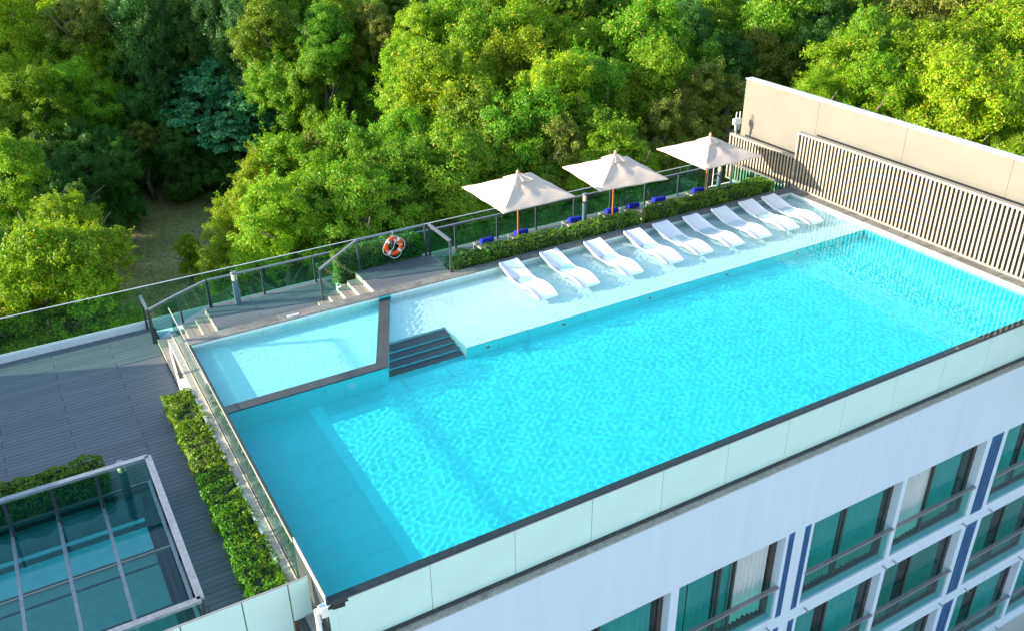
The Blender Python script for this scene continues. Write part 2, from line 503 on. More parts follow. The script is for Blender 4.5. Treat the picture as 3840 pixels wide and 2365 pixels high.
# shallow shelf that carries the white loungers
shelf = MB().box((6.15, SHY, DZ), (PL, PW, -0.334)).prism([(div_mid(7.8), 7.8), (6.15, 7.8), (6.15, PW), (div_mid(PW), PW)], DZ, -0.334)
shelf = tag(shelf.build('pool_shelf', M['grout'], wet=True), kind='structure')
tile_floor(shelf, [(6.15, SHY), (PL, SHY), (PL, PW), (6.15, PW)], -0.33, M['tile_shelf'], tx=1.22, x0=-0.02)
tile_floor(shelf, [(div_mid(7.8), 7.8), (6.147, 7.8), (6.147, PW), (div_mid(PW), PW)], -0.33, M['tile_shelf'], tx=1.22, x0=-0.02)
# facing tiles of the shelf edge, two courses
def wall_tiles(parent, p, q, z0, z1, rows, m, n_out, w=0.61, t=0.015, g=0.008, name='wall_tile', shift=0.0):
    """facing tiles along the line p-q, proud of the wall towards n_out"""
    L = math.hypot(q[0] - p[0], q[1] - p[1]); ux, uy = (q[0] - p[0]) / L, (q[1] - p[1]) / L
    h = (z1 - z0) / rows
    ang = math.atan2(uy, ux)
    for r in range(rows):
        s = -shift - (w / 2 if r % 2 else 0)
        while s < L:
            a, b = max(0, s), min(L, s + w)
            if b - a > 0.03:
                c = (a + b) / 2
                o = piece(name, (b - a - g, t, h - g), (p[0] + ux * c + n_out[0] * t / 2, p[1] + uy * c + n_out[1] * t / 2, z0 + (r + 1) * h - g / 2), m, parent, rz=ang, wet=True)
            s += w
wall_tiles(shelf, (6.15, SHY), (PL, SHY), DZ, -0.352, 1, M['tile_deep'], (0, -1), w=0.92)
wall_tiles(shelf, (6.15, 7.8), (6.15, SHY), DZ, -0.352, 1, M['tile_kids'], (-1, 0), w=0.64)
# children's pool
kf = MB().prism([(0, 6.6), (div_mid(6.6), 6.6), (div_mid(PW), PW), (0, PW)], DZ, -0.404)
kids = tag(kf.build('childrens_pool_floor', M['grout'], wet=True), kind='structure')
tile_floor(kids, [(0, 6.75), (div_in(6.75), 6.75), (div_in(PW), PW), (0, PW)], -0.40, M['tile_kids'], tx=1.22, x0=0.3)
# the slanting divider: tiled wall with a dark granite top
dw = MB().prism([(0, 6.46), (3.93, 6.46), (div_mid(6.6), 6.61), (0, 6.61)], DZ, -0.025).prism([(0, 6.61), (div_mid(6.6), 6.61), (3.73, 6.75), (0, 6.75)], DZ, -0.025)
dw.prism([(3.93, 6.46), (5.47, PW), (div_mid(PW), PW), (div_mid(6.6), 6.61)], DZ, -0.025).prism([(div_mid(6.6), 6.61), (div_mid(PW), PW), (5.15, PW), (3.73, 6.75)], DZ, -0.025)
div = tag(dw.build('pool_divider_wall', M['tile_deep'], wet=True), kind='structure')
wall_tiles(div, (0, 6.46), (3.92, 6.46), DZ, -0.03, 2, M['tile_deep'], (0, -1), w=0.92)
def stone_run(parent, quads, z, th, m, name='coping_stone'):
    for q in quads:
        cx = sum(p[0] for p in q) / len(q); cy = sum(p[1] for p in q) / len(q)
        MB().prism([(p[0] - cx, p[1] - cy) for p in q], -th, 0).build(name, m, parent, (cx, cy, z), wet=True)
qs = []
for i in range(5):
    a, b = i * 0.746, (i + 1) * 0.746 - 0.005
    qs.append([(a, 6.445), (b, 6.445), (b, 6.755), (a, 6.755)])
qs.append([(3.73, 6.445), (3.93, 6.445), (div_out(6.9), 6.9), (div_in(6.9), 6.9), (3.727, 6.755)])
for i in range(5):
    y0 = 6.905 + i * 0.597; y1 = y0 + 0.592
    qs.append([(div_in(y0), y0), (div_out(y0) + 0.01, y0), (div_out(y1) + 0.01, y1), (div_in(y1), y1)])
stone_run(div, qs, 0.018, 0.042, M['granite'])
# granite steps from the shelf down to the deep floor
noses = [7.80, 7.46, 7.20, 6.92, 6.66]
ps = tag(MB().box((4.6, 6.60, DZ - 0.02), (4.7, 6.62, DZ - 0.01)).build('pool_steps', M['tile_deep'], wet=True), kind='structure')
for k in range(4):
    y1, y0 = noses[k], noses[k + 1]
    zt = -0.460 - 0.130 * k
    poly = [(div_mid(y0), y0 + 0.02), (6.134, y0 + 0.02), (6.134, y1 + 0.03), (div_mid(y1), y1 + 0.03)]
    MB().prism(poly, DZ, zt - 0.03).build('riser', M['tile_deep'], ps, wet=True)
    poly = [(div_mid(y0), y0), (6.132, y0), (6.132, y1 + (0.015 if k else 0.0)), (div_mid(y1), y1 + (0.015 if k else 0.0))]
    MB().prism(poly, zt - 0.028, zt).build('tread', M['granite'], ps, wet=True)
# pool walls
pw = MB().box((PL, -0.15, -1.4), (PL + 0.3, 10.2, 0.088)).box((0, PW, -1.4), (PL, 10.2, 0.088)).box((0, -0.15, -1.3), (PL, 0, -0.05))
poolwall = tag(pw.build('pool_wall', M['tile_deep'], wet=True), kind='structure')
tag(MB().box((-0.075, -0.15, -1.4), (0, 10.2, 0.012)).build('pool_side_wall', M['granite'], wet=True), kind='structure')
wall_tiles(poolwall, (0.0, PW), (div_in(PW) - 0.02, PW), -0.40, 0.090, 1, M['tile_wall'], (0, -1))
wall_tiles(poolwall, (div_out(PW) + 0.03, PW), (PL, PW), -0.33, 0.090, 1, M['tile_wall'], (0, -1), shift=0.2)
wall_tiles(poolwall, (PL, 0.0), (PL, SHY), DZ, -0.36, 1, M['tile_deep'], (-1, 0), name='lower_wall_tile')
wall_tiles(poolwall, (PL, 0.0), (PL, PW - 0.02), -0.35, 0.090, 1, M['tile_wall'], (-1, 0))
# underwater lamps in the shelf edge
for i, x in enumerate((6.75, 9.1, 12.05, 14.95, 17.85)):
    t = empty('pool_lamp', (x, SHY - 0.016, -0.62))
    tag(t, ['round lamp in shelf edge beside the pool steps', 'second round shelf lamp from the pool steps', 'middle round lamp in the shelf edge', 'fourth round shelf lamp from the pool steps', 'round shelf lamp nearest the slatted screen'][i], 'lamp', 'lamps under the shelf edge')
    MB().lathe([(0.10, 0), (0.10, 0.02), (0.085, 0.03), (0.07, 0.022)], 20).build('bezel', M['tile_kids'], t, rot=(math.pi / 2, 0, 0), wet=True)
    MB().lathe([(0.066, 0.0), (0.066, 0.026), (0.04, 0.034)], 20).build('lens', M['mint_edge'], t, rot=(math.pi / 2, 0, 0), wet=True)
t = empty('wall_inlet', (2.95, 6.46 - 0.016, -0.42)); tag(t, 'pale round inlet in the dark-topped divider wall', 'inlet')
MB().lathe([(0.12, 0), (0.12, 0.02), (0.10, 0.035), (0.06, 0.035)], 24).build('flange', M['tile_kids'], t, rot=(math.pi / 2, 0, 0), wet=True)
MB().lathe([(0.05, 0), (0.05, 0.045), (0.03, 0.05)], 16).build('nozzle', M['white'], t, rot=(math.pi / 2, 0, 0), wet=True)
t = empty('wall_inlet', (2.45, PW - 0.017, -0.2)); tag(t, "pale blue round inlet in the children's pool far wall", 'inlet')
MB().lathe([(0.11, 0), (0.11, 0.02), (0.09, 0.035), (0.05, 0.035)], 24).build('flange', M['tile_kids'], t, rot=(math.pi / 2, 0, 0), wet=True)
# coping stones: far side, slatted-screen side, dark overflow edge
far_c = tag(MB().box((-0.09, 9.905, 0.0885), (21.25, 10.215, 0.0955)).build('pool_coping', M['underdeck']), kind='structure')
x = -0.10
while x < 21.2:
    w = min(1.20, 21.25 - x)
    piece('coping_stone', (w - 0.008, 0.385, 0.029), (x + w / 2, 10.035, 0.125), M['coping'] if x < 7.5 else M['coping_dark'], far_c, bev=0.006)
    x += w
side_c = tag(MB().box((PL + 0.004, -0.15, 0.0895), (21.25, 9.84, 0.0955)).build('screen_side_coping', M['underdeck']), kind='structure')
y = 9.835
while y > -0.1:
    w = min(0.80, y + 0.16)
    piece('coping_stone', (0.385, w - 0.008, 0.026), (21.062, y - w / 2, 0.122), M['coping'], side_c, bev=0.006)
    y -= w
near_c = tag(MB().box((0.0, -0.150, -0.049), (21.2, -0.004, -0.04)).build('overflow_edge', M['underdeck'], wet=True), kind='structure')
x = -0.02
while x < 21.1:
    w = min(1.2, 21.2 - x)
    piece('coping_stone', (w - 0.005, 0.165, 0.03), (x + w / 2, -0.078, -0.010), M['granite'], near_c, wet=True)
    x += w
# depth marking on the far coping (read from the water)
dm = empty('depth_marker', (2.71, 10.03, 0.1253), math.pi); tag(dm, 'small white depth plate with dark figures on the pool coping', 'sign')
piece('plate', (0.34, 0.105, 0.004), (0, 0, 0.004), M['white'], dm)
piece('border', (0.36, 0.120, 0.003), (0, 0, 0.002), M['sign_blue'], dm)
tc = bpy.data.curves.new('figures', 'FONT'); tc.body = '0.50 M'; tc.size = 0.085; tc.align_x = 'LEFT'; tc.align_y = 'CENTER'; tc.extrude = 0.001
tc.materials.append(M['sign_blue'])
to = bpy.data.objects.new('figures_text', tc); COL.objects.link(to)
fm_ = bpy.data.meshes.new_from_object(to.evaluated_get(bpy.context.evaluated_depsgraph_get())); bpy.data.objects.remove(to)
link('figures', fm_, dm, (-0.075, 0, 0.0058))
MB().lathe([(0.036, 0), (0.036, 0.002)], 18, (-0.125, 0, 0.0045)).build('symbol', M['sign_pink'], dm)

# water surface: real ripples, clear and refracting
def water():
    x0, x1, y0, y1 = -0.072, PL + 0.03, -0.145, PW + 0.28          # edges end inside the pool walls
    nx, ny = 960, 460
    xs = np.linspace(x0, x1, nx + 1); ys = np.linspace(y0, y1, ny + 1)
    X, Y = np.meshgrid(xs, ys)
    rs = np.random.RandomState(5)
    Z = np.zeros_like(X)
    for lam, amp, n in ((1.9, 0.0010, 7), (0.55, 0.00022, 10), (0.185, 0.00030, 40)):
        for _ in range(n):
            a = rs.uniform(0, 2 * math.pi); l = lam * rs.uniform(0.75, 1.3)
            k = 2 * math.pi / l
            Z += amp * rs.uniform(0.5, 1.0) / math.sqrt(n) * 2.0 * np.sin(k * (X * math.cos(a) + Y * math.sin(a)) + rs.uniform(0, 6.28))
    # calmer near the upwind (left) wall, livelier in the open water and where jets well up
    for cx, cy, s in ((11.3, 1.6, 0.9), (9.3, 4.2, 0.7), (6.4, 0.9, 0.8), (15.2, 4.4, 0.7), (13.0, 3.1, 0.6)):
        R = np.hypot(X - cx, Y - cy)
        Z += 0.0005 * np.exp(-(R / s) ** 2) * np.sin(2 * math.pi * R / 0.20)
    calm = 0.35 + 0.65 * np.clip((Y - 0.0) / 0.6, 0, 1)
    Z *= np.where(Y > SHY, 0.8, 1.0) * calm
    v = np.stack([X, Y, Z], -1).reshape(-1, 3)
    i = np.arange(ny)[:, None] * (nx + 1) + np.arange(nx)[None, :]
    f = np.stack([i, i + 1, i + nx + 2, i + nx + 1], -1).reshape(-1, 4)
    # unseen sheets added to the water mesh inside the side wall: they let low sunlight find its refracted way to the floor
    sv, sf = [], []
    for k in range(25):
        z = -0.0188 * (k + 1)
        o = len(v) + len(sv)
        sv += [(-0.072, y0, z), (-0.002, y0, z), (-0.002, y1, z), (-0.072, y1, z)]
        sf.append((o, o + 1, o + 2, o + 3))
    v = np.concatenate([v, np.array(sv)]); f = np.concatenate([f, np.array(sf)])
    me = bpy.data.meshes.new('pool_water')
    me.vertices.add(len(v)); me.vertices.foreach_set('co', v.ravel())
    me.loops.add(f.size); me.loops.foreach_set('vertex_index', f.ravel().astype(np.int32))
    me.polygons.add(len(f)); me.polygons.foreach_set('loop_start', np.arange(0, f.size, 4, dtype=np.int32))
    me.polygons.foreach_set('use_smooth', np.ones(len(f), dtype=bool))
    me.update(calc_edges=True)
    m = bpy.data.materials.new('pool_water'); m.use_nodes = True
    nt = m.node_tree; nt.nodes.clear()
    o = nt.nodes.new('ShaderNodeOutputMaterial')
    g = nt.nodes.new('ShaderNodeBsdfGlass'); g.inputs['IOR'].default_value = 1.333; g.inputs['Roughness'].default_value = 0.0
    g.inputs['Color'].default_value = (0.86, 0.985, 1.0, 1)
    nt.links.new(g.outputs[0], o.inputs[0])
    me.materials.append(m)
    w = link('pool_water', me)
    w.cycles.is_caustics_caster = True
    tag(w, kind='structure')
water()

# ------------------------------------------------------------------ timber decks
def deck(name, x0, x1, y0, y1, z, holes=(), pw=0.15, length=2.4, first=1.5, m='plank', base=True, stagger=2):
    o = tag(MB().box((x0, y0, z - 0.12), (x1, y1, z - 0.03)).build(name, M['underdeck']) if base else empty(name), kind='structure')
    rows = int(round((y1 - y0) / pw)); p = (y1 - y0) / rows
    for r in range(rows):
        ya, yb = y0 + r * p, y0 + (r + 1) * p
        cuts = [x0]
        s = x1 - first - ((r // stagger) % 2) * length / 2
        marks = []
        while s > x0 + 0.2:
            marks.append(s); s -= length
        spans = []
        prev = x0
        for c in sorted(marks) + [x1]:
            spans.append((prev, c)); prev = c
        for a, b in spans:
            segs = [(a, b)]
            for hx0, hx1, hy0, hy1 in holes:
                if yb > hy0 and ya < hy1:
                    ns = []
                    for c, d in segs:
                        if d <= hx0 or c >= hx1: ns.append((c, d)); continue
                        if c < hx0: ns.append((c, hx0))
                        if d > hx1: ns.append((hx1, d))
                    segs = ns
            for c, d in segs:
                if d - c > 0.05:
                    piece('plank', (d - c - 0.010, p - 0.011, 0.026), ((c + d) / 2, (ya + yb) / 2, z + rnd.uniform(-0.0012, 0.0012)), M[m], o)
    return o
SKX0, SKX1, SKY0, SKY1 = -7.6, -1.92, 1.75, 6.56            # roof-light opening
MBd = MB().box((-8.2, 6.56, -1.45), (-0.36, 14.12, -1.33)).box((-1.92, 0.66, -1.45), (-0.36, 6.56, -1.33)).box((-8.2, 0.66, -1.45), (-1.92, 1.75, -1.33))
deck_low = tag(MBd.build('lower_deck', M['underdeck']), kind='structure')
def deck_planks(o, x0, x1, y0, y1, z, hole):
    rows = int(round((y1 - y0) / 0.15)); p = (y1 - y0) / rows
    for r in range(rows):
        ya, yb = y0 + r * p, y0 + (r + 1) * p
        s = -1.7 - (1.5 if (r // 2) % 2 else 0.0)
        marks = []
        while s > x0 + 0.2: marks.append(s); s -= 3.0
        prev = x0
        for c in sorted(marks) + [x1]:
            a, b = prev, c; prev = c
            segs = [(a, b)]
            if yb > hole[2] + 0.02 and ya < hole[3] - 0.02:
                segs = []
                if a < hole[0]: segs.append((a, min(b, hole[0])))
                if b > hole[1]: segs.append((max(a, hole[1]), b))
            for c0, c1 in segs:
                if c1 - c0 > 0.05:
                    piece('plank', (c1 - c0 - 0.012, p - 0.011, 0.026), ((c0 + c1) / 2, (ya + yb) / 2, z + rnd.uniform(-0.0012, 0.0012)), M['plank'], o)
deck_planks(deck_low, -8.2, -0.49, 0.70, 14.12, -1.3, (SKX0, SKX1, SKY0, SKY1))
deck_mid = deck('upper_deck', 1.0, 21.2, 10.23, 13.16, -0.6, length=2.4, first=0.9)
deck_plat = deck('landing_deck', 5.16, 7.58, 10.23, 11.72, 0.12, length=2.4, first=1.3)
# steps
def stairs(name, xs, zs, y0, y1, zb, first_w=None):
    o = tag(MB().box((xs[0] + 0.1, y0 + 0.1, zb - 0.1), (xs[0] + 0.2, y0 + 0.2, zb - 0.05)).build(name, M['underdeck']), kind='structure')
    for k in range(len(zs)):
        a, b, z = xs[k], xs[k + 1], zs[k]
        below = zb if k == 0 else zs[k - 1]
        MB().box((a + 0.012, y0, below - 0.02), (a + 0.03, y1, z - 0.028)).build('riser', M['riser'], o)
        if k == len(zs) - 1 and first_w == 'noland':
            continue
        w = (b - a + 0.012) / 2
        for j in range(2):
            piece('plank', (w - 0.010, y1 - y0, 0.027), (a + w * (j + 0.5), (y0 + y1) / 2, z), M['tread'], o)
        MB().box((a + 0.03, y0 + 0.01, below - 0.02), (b + 0.02, y1 - 0.012, z - 0.032)).build('carcass', M['riser'], o)
    return o
stairs('left_stair', [-0.48, -0.10, 0.27, 0.63, 0.99], [-1.16, -1.02, -0.88, -0.74], 10.05, 13.02, -1.3)
stairs('right_stair', [3.86, 4.17, 4.48, 4.80, 5.14], [-0.456, -0.312, -0.168, -0.024], 10.23, 11.52, -0.6)
edge = tag(MB().box((0.975, 10.23, -0.75), (0.995, 13.1, -0.605)).box((5.135, 10.23, -0.05), (5.155, 11.70, 0.117)).build('deck_edge_boards', M['riser']), kind='structure')

# ------------------------------------------------------------------ left pool wall: glass panels, ledge, planter
ledge_l = tag(MB().box((-0.285, -0.38, -1.6), (-0.15, 12.25, -0.852)).box((-0.15, -0.38, -1.6), (-0.077, 12.25, -0.856)).build('side_ledge', M['concrete']), kind='structure')
y = 12.25
while y > -0.3:
    w = min(0.6, y + 0.38)
    piece('ledge_slab', (0.132, w - 0.006, 0.02), (-0.2165, y - w / 2, -0.835), M['concrete'], ledge_l)
    y -= w
gw = empty('pool_side_glass', (-0.1, 6, -0.85)); tag(gw, "row of frameless glass panels along the pool's planter side", 'glass fence')
MB().box((-0.045, -7.2, 0.0), (-0.018, 6.25, 0.035)).box((0.010, -5.2, 0.0), (0.018, 6.25, 0.030)).build('channel', M['channel'], gw)
yy = 12.2
while yy > 1.6:
    w = min(1.5, yy - 1.5)
    MB().box((-0.006, -w / 2 + 0.006, 0), (0.006, w / 2 - 0.006, 0.955)).build('pane', M['glass_rail'], gw, (0, yy - w / 2 - 6, 0.005))
    MB().box((-0.011, -w / 2 + 0.003, 0.955), (0.011, w / 2 - 0.003, 0.968)).build('cap', M['channel'], gw, (0, yy - w / 2 - 6, 0.0055))
    yy -= w
pf = empty('frosted_panel', (-0.055, 0.7, -1.0)); tag(pf, 'pale frosted glass panel at the near corner of the pool', 'glass panel')
MB().box((-0.008, -0.83, -0.15), (0.008, 0.88, 1.13)).build('pane', M['frosted'], pf)
MB().box((-0.012, -0.835, 1.13), (0.012, 0.885, 1.143)).build('cap', M['channel'], pf)
MB().box((-0.007, -0.845, -0.15), (0.007, -0.8305, 1.13)).build('edge_strip', M['mint_edge'], pf)
# planter with the long clipped hedge
pl = empty('planter', (-0.6, 5, -1.3)); tag(pl, 'long white planter box along the pool ledge, hedge growing in it', 'planter')
MB().box((-0.30, -4.25, 0), (-0.25, 4.3, 0.30)).box((0.26, -4.25, 0), (0.312, 5.0, 0.44)).box((0.10, 4.3, 0), (0.26, 5.0, 0.44)).build('box', M['white_paint'], pl)
MB().box((-0.25, -4.25, 0.0), (0.26, 4.3, 0.28)).build('soil', M['soil'], pl)
tw = empty('planter_wedge', (-0.38, 10.9, -1.3)); tag(tw, 'narrow white wedge planter beside the bottom stair tread', 'planter')
MB().prism([(-0.12, -0.9), (-0.07, -0.9), (0.075, 0.95), (0.04, 0.95)], 0, 0.44).prism([(0.06, -0.9), (0.093, -0.9), (0.093, 0.95), (0.08, 0.95)], 0, 0.445).build('rim', M['white_paint'], tw)
MB().prism([(-0.07, -0.9), (0.06, -0.9), (0.08, 0.93), (0.075, 0.93)], 0, 0.415).build('soil', M['soil'], tw)

# ------------------------------------------------------------------ near glazed edge under the overflow
YF = -0.41                       # main facade plane
gp = empty('overflow_glass', (0.11, -0.17, -1.17)); tag(gp, "row of pale mint glass panels below the pool's dark overflow edge", 'glass panel')
for k in range(12):
    x = 0.11 + 1.78 * k
    MB().box((0.006, -0.006, 0), (1.774, 0.006, 1.118)).build('pane', M['mint'], gp, (x - 0.11, 0, 0.008))
    MB().box((-0.004, 0.002, 0), (0.004, 0.006, 1.11)).build('joint_strip', M['steel'] if k % 3 else M['mint_edge'], gp, (x - 0.11, 0, 0.008))
MB().box((-0.16, -0.013, 1.127), (21.1, 0.006, 1.140)).build('cap', M['rail_light'], gp)
MB().box((-0.16, -0.075, -0.03), (21.1, -0.008, 0.03)).build('channel', M['slot'], gp)
MB().box((-0.15, -0.005, 0.0), (0.004, 0.005, 1.118)).build('end_pane', M['mint'], gp, (0, 0, 0.009))
# near railing of the lower deck
gn = empty('deck_front_glass', (-0.13, 0.6, -0.87)); tag(gn, "pale mint glass railing at the lower deck's near edge", 'glass railing')
for k, (a, b) in enumerate(((-0.355, 0.0), (-1.17, -0.37), (-2.20, -1.18), (-3.23, -2.21), (-4.26, -3.24), (-5.3, -4.27), (-6.3, -5.31), (-7.3, -6.31))):
    MB().box((a + 0.006, -0.006, 0 if k == 0 else -0.45), (b - 0.006, 0.006, 0.895)).build('pane', M['mint'], gn)
    MB().box((a - 0.006, 0.0, -0.4), (a + 0.004, 0.005, 0.893)).build('joint_strip', M['steel'] if k == 0 else M['mint_edge'], gn)
MB().box((-7.4, -0.013, 0.895), (-0.0, 0.013, 0.915)).build('cap', M['rail_light'], gn)
MB().box((-0.36, -0.02, -0.012), (0.0, 0.02, 0.0)).build('channel', M['slot'], gn)

# ------------------------------------------------------------------ hotel building below the pool
hotel = empty('hotel_building', (8, 6, GZ)); tag(hotel, 'white hotel building with blue panels and curtained windows under the pool', 'building')
def hb(): return MB()
HO = Vector((8, 6, GZ))
def hpart(mb, name, mats, parent=hotel, smooth=False):
    mb.v = [tuple(Vector(p) - HO) for p in mb.v]
    return mb.build(name, mats, parent, smooth=smooth)
WINX = [(0.30, 3.55), (4.02, 7.27), (7.79, 11.06), (12.02, 15.25), (15.42, 18.70), (19.62, 22.85), (23.02, 26.3)]
WINX = [(4.27, 7.55), (7.79, 11.06), (12.02, 15.25), (15.42, 18.70), (19.62, 22.85), (23.02, 26.3)]
ROWS = [(-6.13, -3.41), (-9.33, -6.61), (-12.53, -9.81)]
wm = hb()
X0, X1 = -0.36, 27.0
zs = [-1.175] + [z for r in ROWS for z in (r[1], r[0])] + [GZ]
wm.box((X0, YF, ROWS[0][1]), (X1, YF + 0.30, -1.217))
for i, r in enumerate(ROWS):
    zb = ROWS[i + 1][1] if i + 1 < len(ROWS) else GZ
    wm.box((X0, YF, zb), (X1, YF + 0.30, r[0]))
    prev = X0
    for a, b in WINX + [(X1, X1)]:
        wm.box((prev, YF, r[0]), (a, YF + 0.30, r[1])); prev = b
hpart(wm, 'wall', M['render_white'])
# other sides of the block, set below the terraces
hpart(hb().box((-8.6, 0.55, GZ), (-0.37, 14.4, -4.9)).box((-0.37, 2.5, GZ), (27.0, 14.4, -1.6)).box((21.3, -0.1, -1.6), (27.0, 14.4, -1.3)).box((-8.6, 0.55, -4.9), (-0.37, 0.66, -1.32)).box((-8.6, 8.0, -4.9), (-0.37, 14.4, -1.46)), 'core', M['render_white'])
hpart(hb().box((-16.5, -5.0, GZ), (-12.0, 16.4, 2.0)), 'added_shade_block', M['render_white'])  # unseen block added in the west to keep the lower deck shaded
hpart(hb().box((X0, YF + 0.01, -1.216), (X1, -0.10, -1.19)), 'ledge', M['ledge'])
hpart(hb().box((-8.6, 14.14, -1.45), (27.0, 14.27, -1.12)), 'kerb', M['white_paint'])
hpart(hb().box((-0.42, YF + 0.1, -1.3), (-0.02, 0.58, -0.875)), 'corner_ledge', M['granite'])
def wavy(mb, x0, x1, y, z0, z1, seed, amp=0.036):
    r = random.Random(seed)
    n = max(8, int((x1 - x0) / 0.03)); vs = []; ph = r.uniform(0, 6)
    fr = r.uniform(38, 50)
    for zi, z in enumerate((z0, z1)):
        for i in range(n + 1):
            x = x0 + (x1 - x0) * i / n
            vs.append((x + (0.012 * math.sin(i * 0.9 + ph) if zi == 0 else 0), y + amp * math.sin((x - x0) * fr + ph + 0.8 * math.sin(x * 7)), z + (0.03 * math.sin(x * 5 + ph) if zi == 0 else 0)))
    mb.add(vs, [(i, i + 1, n + 2 + i, n + 1 + i) for i in range(n)])
    return mb
wr = random.Random(21)
for ri, (z0, z1) in enumerate(ROWS):
    for ci, (a, b) in enumerate(WINX):
        yw = YF + 0.25
        w3 = (ri == 0 and ci == 1)
        mull = [(a + b) / 2 - 0.15] if not w3 else [a + 1.48, a + 1.95]
        if ri and wr.random() < 0.4: mull = [(a + b) / 2 + wr.uniform(-0.2, 0.1)]
        fm = hb()
        e = 0.075
        fm.box((a, yw - 0.02, z0), (a + e, yw + 0.05, z1)).box((b - e - 0.06, yw - 0.02, z0), (b, yw + 0.05, z1))
        fm.box((a + e, yw - 0.02, z1 - 0.05), (b - e - 0.06, yw + 0.05, z1)).box((a + e, yw - 0.02, z0), (b - e - 0.06, yw + 0.05, z0 + 0.09))
        for mx in mull: fm.box((mx - 0.035, yw - 0.015, z0 + 0.09), (mx + 0.035, yw + 0.045, z1 - 0.05))
        win = hpart(fm, 'window', M['bronze'])
        open_leaf = (ri == 0 and ci in (1, 3))
        edges = [a + e] + mull + [b - e - 0.06]
        for k in range(len(edges) - 1):
            c0, c1 = edges[k] + 0.03, edges[k + 1] - 0.03
            if open_leaf and ((ci == 1 and k == 2) or (ci == 3 and k == 0)):
                continue
            hpart(hb().box((c0, yw + 0.010, z0 + 0.09), (c1, yw + 0.016, z1 - 0.05)), 'pane', M['glass_window'], win)
        # curtains
        cov = wr.uniform(0.55, 1.0)
        y_c = yw + 0.10
        cm = M['curtain'] if ri == 0 or wr.random() < 0.5 else M['curtain_dark']
        if open_leaf:
            c0, c1 = (mull[-1] - 0.05, b - 0.16) if ci == 1 else (a + 0.03, mull[0] + 0.05)
            hpart(wavy(hb(), c0, c1, y_c, z0 + 0.12, z1 - 0.03, 90 + ci), 'sheer_curtain', M['curtain'], win, True)
            for (q0, q1) in ([(a + 0.1, a + 0.62), (a + 0.62, mull[0] - 0.05), (mull[0] + 0.05, mull[1] - 0.02)] if ci == 1 else [(mull[0] + 0.1, b - 0.35)]):
                hpart(wavy(hb(), q0, q1, y_c + 0.05, z0 + 0.1, z1 - 0.03, int(q0 * 10)), 'curtain', cm, win, True)
        else:
            mid = edges[len(edges) // 2]
            gap = wr.uniform(0.0, 0.5) if ri == 0 else wr.uniform(0.2, 1.1)
            hpart(wavy(hb(), a + 0.08, mid - gap * 0.7, y_c, z0 + 0.12, z1 - 0.03, ri * 10 + ci), 'curtain', cm, win, True)
            hpart(wavy(hb(), mid + gap * 0.25, b - 0.15 - 0.3 * gap, y_c, z0 + 0.12, z1 - 0.03, ri * 10 + ci + 50), 'curtain', cm, win, True)
        # dark room behind
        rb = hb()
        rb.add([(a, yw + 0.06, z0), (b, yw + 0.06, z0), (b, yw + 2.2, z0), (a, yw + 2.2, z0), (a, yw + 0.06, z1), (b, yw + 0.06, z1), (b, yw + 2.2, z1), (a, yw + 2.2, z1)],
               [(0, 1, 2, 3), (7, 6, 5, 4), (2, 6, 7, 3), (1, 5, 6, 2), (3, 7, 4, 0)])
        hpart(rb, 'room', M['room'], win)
        # juliet balcony
        hpart(hb().box((a + 0.015, YF + 0.035, z0 + 0.03), (b - 0.04, YF + 0.047, z0 + 1.05)), 'balustrade_pane', M['glass_balcony'], win)
        hpart(hb().box((a - 0.02, YF - 0.055, z0 + 1.05), (b + 0.02, YF + 0.050, z0 + 1.105)), 'balustrade_rail', M['balcony_rail'], win)
        hpart(hb().box((a, YF - 0.012, z0 - 0.035), (b, YF + 0.23, z0 - 0.002)), 'sill', M['white_paint'], win)
for ri, (z0, z1) in enumerate(ROWS):
    for (a, b) in ((11.17, 11.36), (11.71, 11.91), (18.91, 19.42), (3.5, 3.7), (4.0, 4.18), (26.5, 26.8)):
        bp = hpart(hb().box((a, YF - 0.006, z0 + (-0.05 if ri == 0 else -0.05)), (b, YF + 0.0, z1 + 0.02)), 'blue_panel', M['blue'])
        if a < 5: continue
        nl = 2 if b - a < 0.3 else 4
        for j in range(nl):
            x = a + (b - a) * (j + 0.7) / (nl + 0.4); z = z1 - wr.uniform(0.05, 0.3); lm = hb()
            while z > z0 + 0.2:
                dz = wr.uniform(0.35, 0.9); z2 = max(z - dz, z0 + 0.1); dx = wr.uniform(-0.02, 0.02) * (1 if nl == 2 else 2)
                lm.bar((x, YF - 0.007, z), (x, YF - 0.007, z2), 0.006, 0.009)
                lm.bar((x, YF - 0.0075, z2), (x + dx, YF - 0.0075, z2 - 0.03), 0.006, 0.009)
                x += dx; z = z2 - 0.03
            hpart(lm, 'groove', M['black'], bp)
    for x in (12.24, 15.23, 15.64, 18.63, 19.85, 22.6, 7.95, 10.9):
        hpart(hb().tube([(x, YF + 0.02, z0 - 0.24), (x, YF - 0.16, z0 - 0.26)], 0.028, 10), 'drain_spout', M['steel'])

# ------------------------------------------------------------------ outer glass parapet, railings
op = empty('glass_parapet', (6, 14.21, -1.12)); tag(op, "long frameless glass parapet along the terrace's forest side", 'glass fence')
x = -8.4
while x < 20.3:
    w = min(1.9, 20.4 - x)
    MB().box((-w / 2 + 0.006, -0.006, 0), (w / 2 - 0.006, 0.006, 1.10)).build('pane', M['glass_outer'], op, (x + w / 2 - 6, 0, 0.004))
    x += w
MB().box((-14.4, -0.014, 1.104), (14.4, 0.014, 1.122)).build('cap', M['wall_cap'], op)
MB().box((-14.4, -0.03, 0.0), (14.4, -0.009, 0.05)).build('channel', M['white_paint'], op)

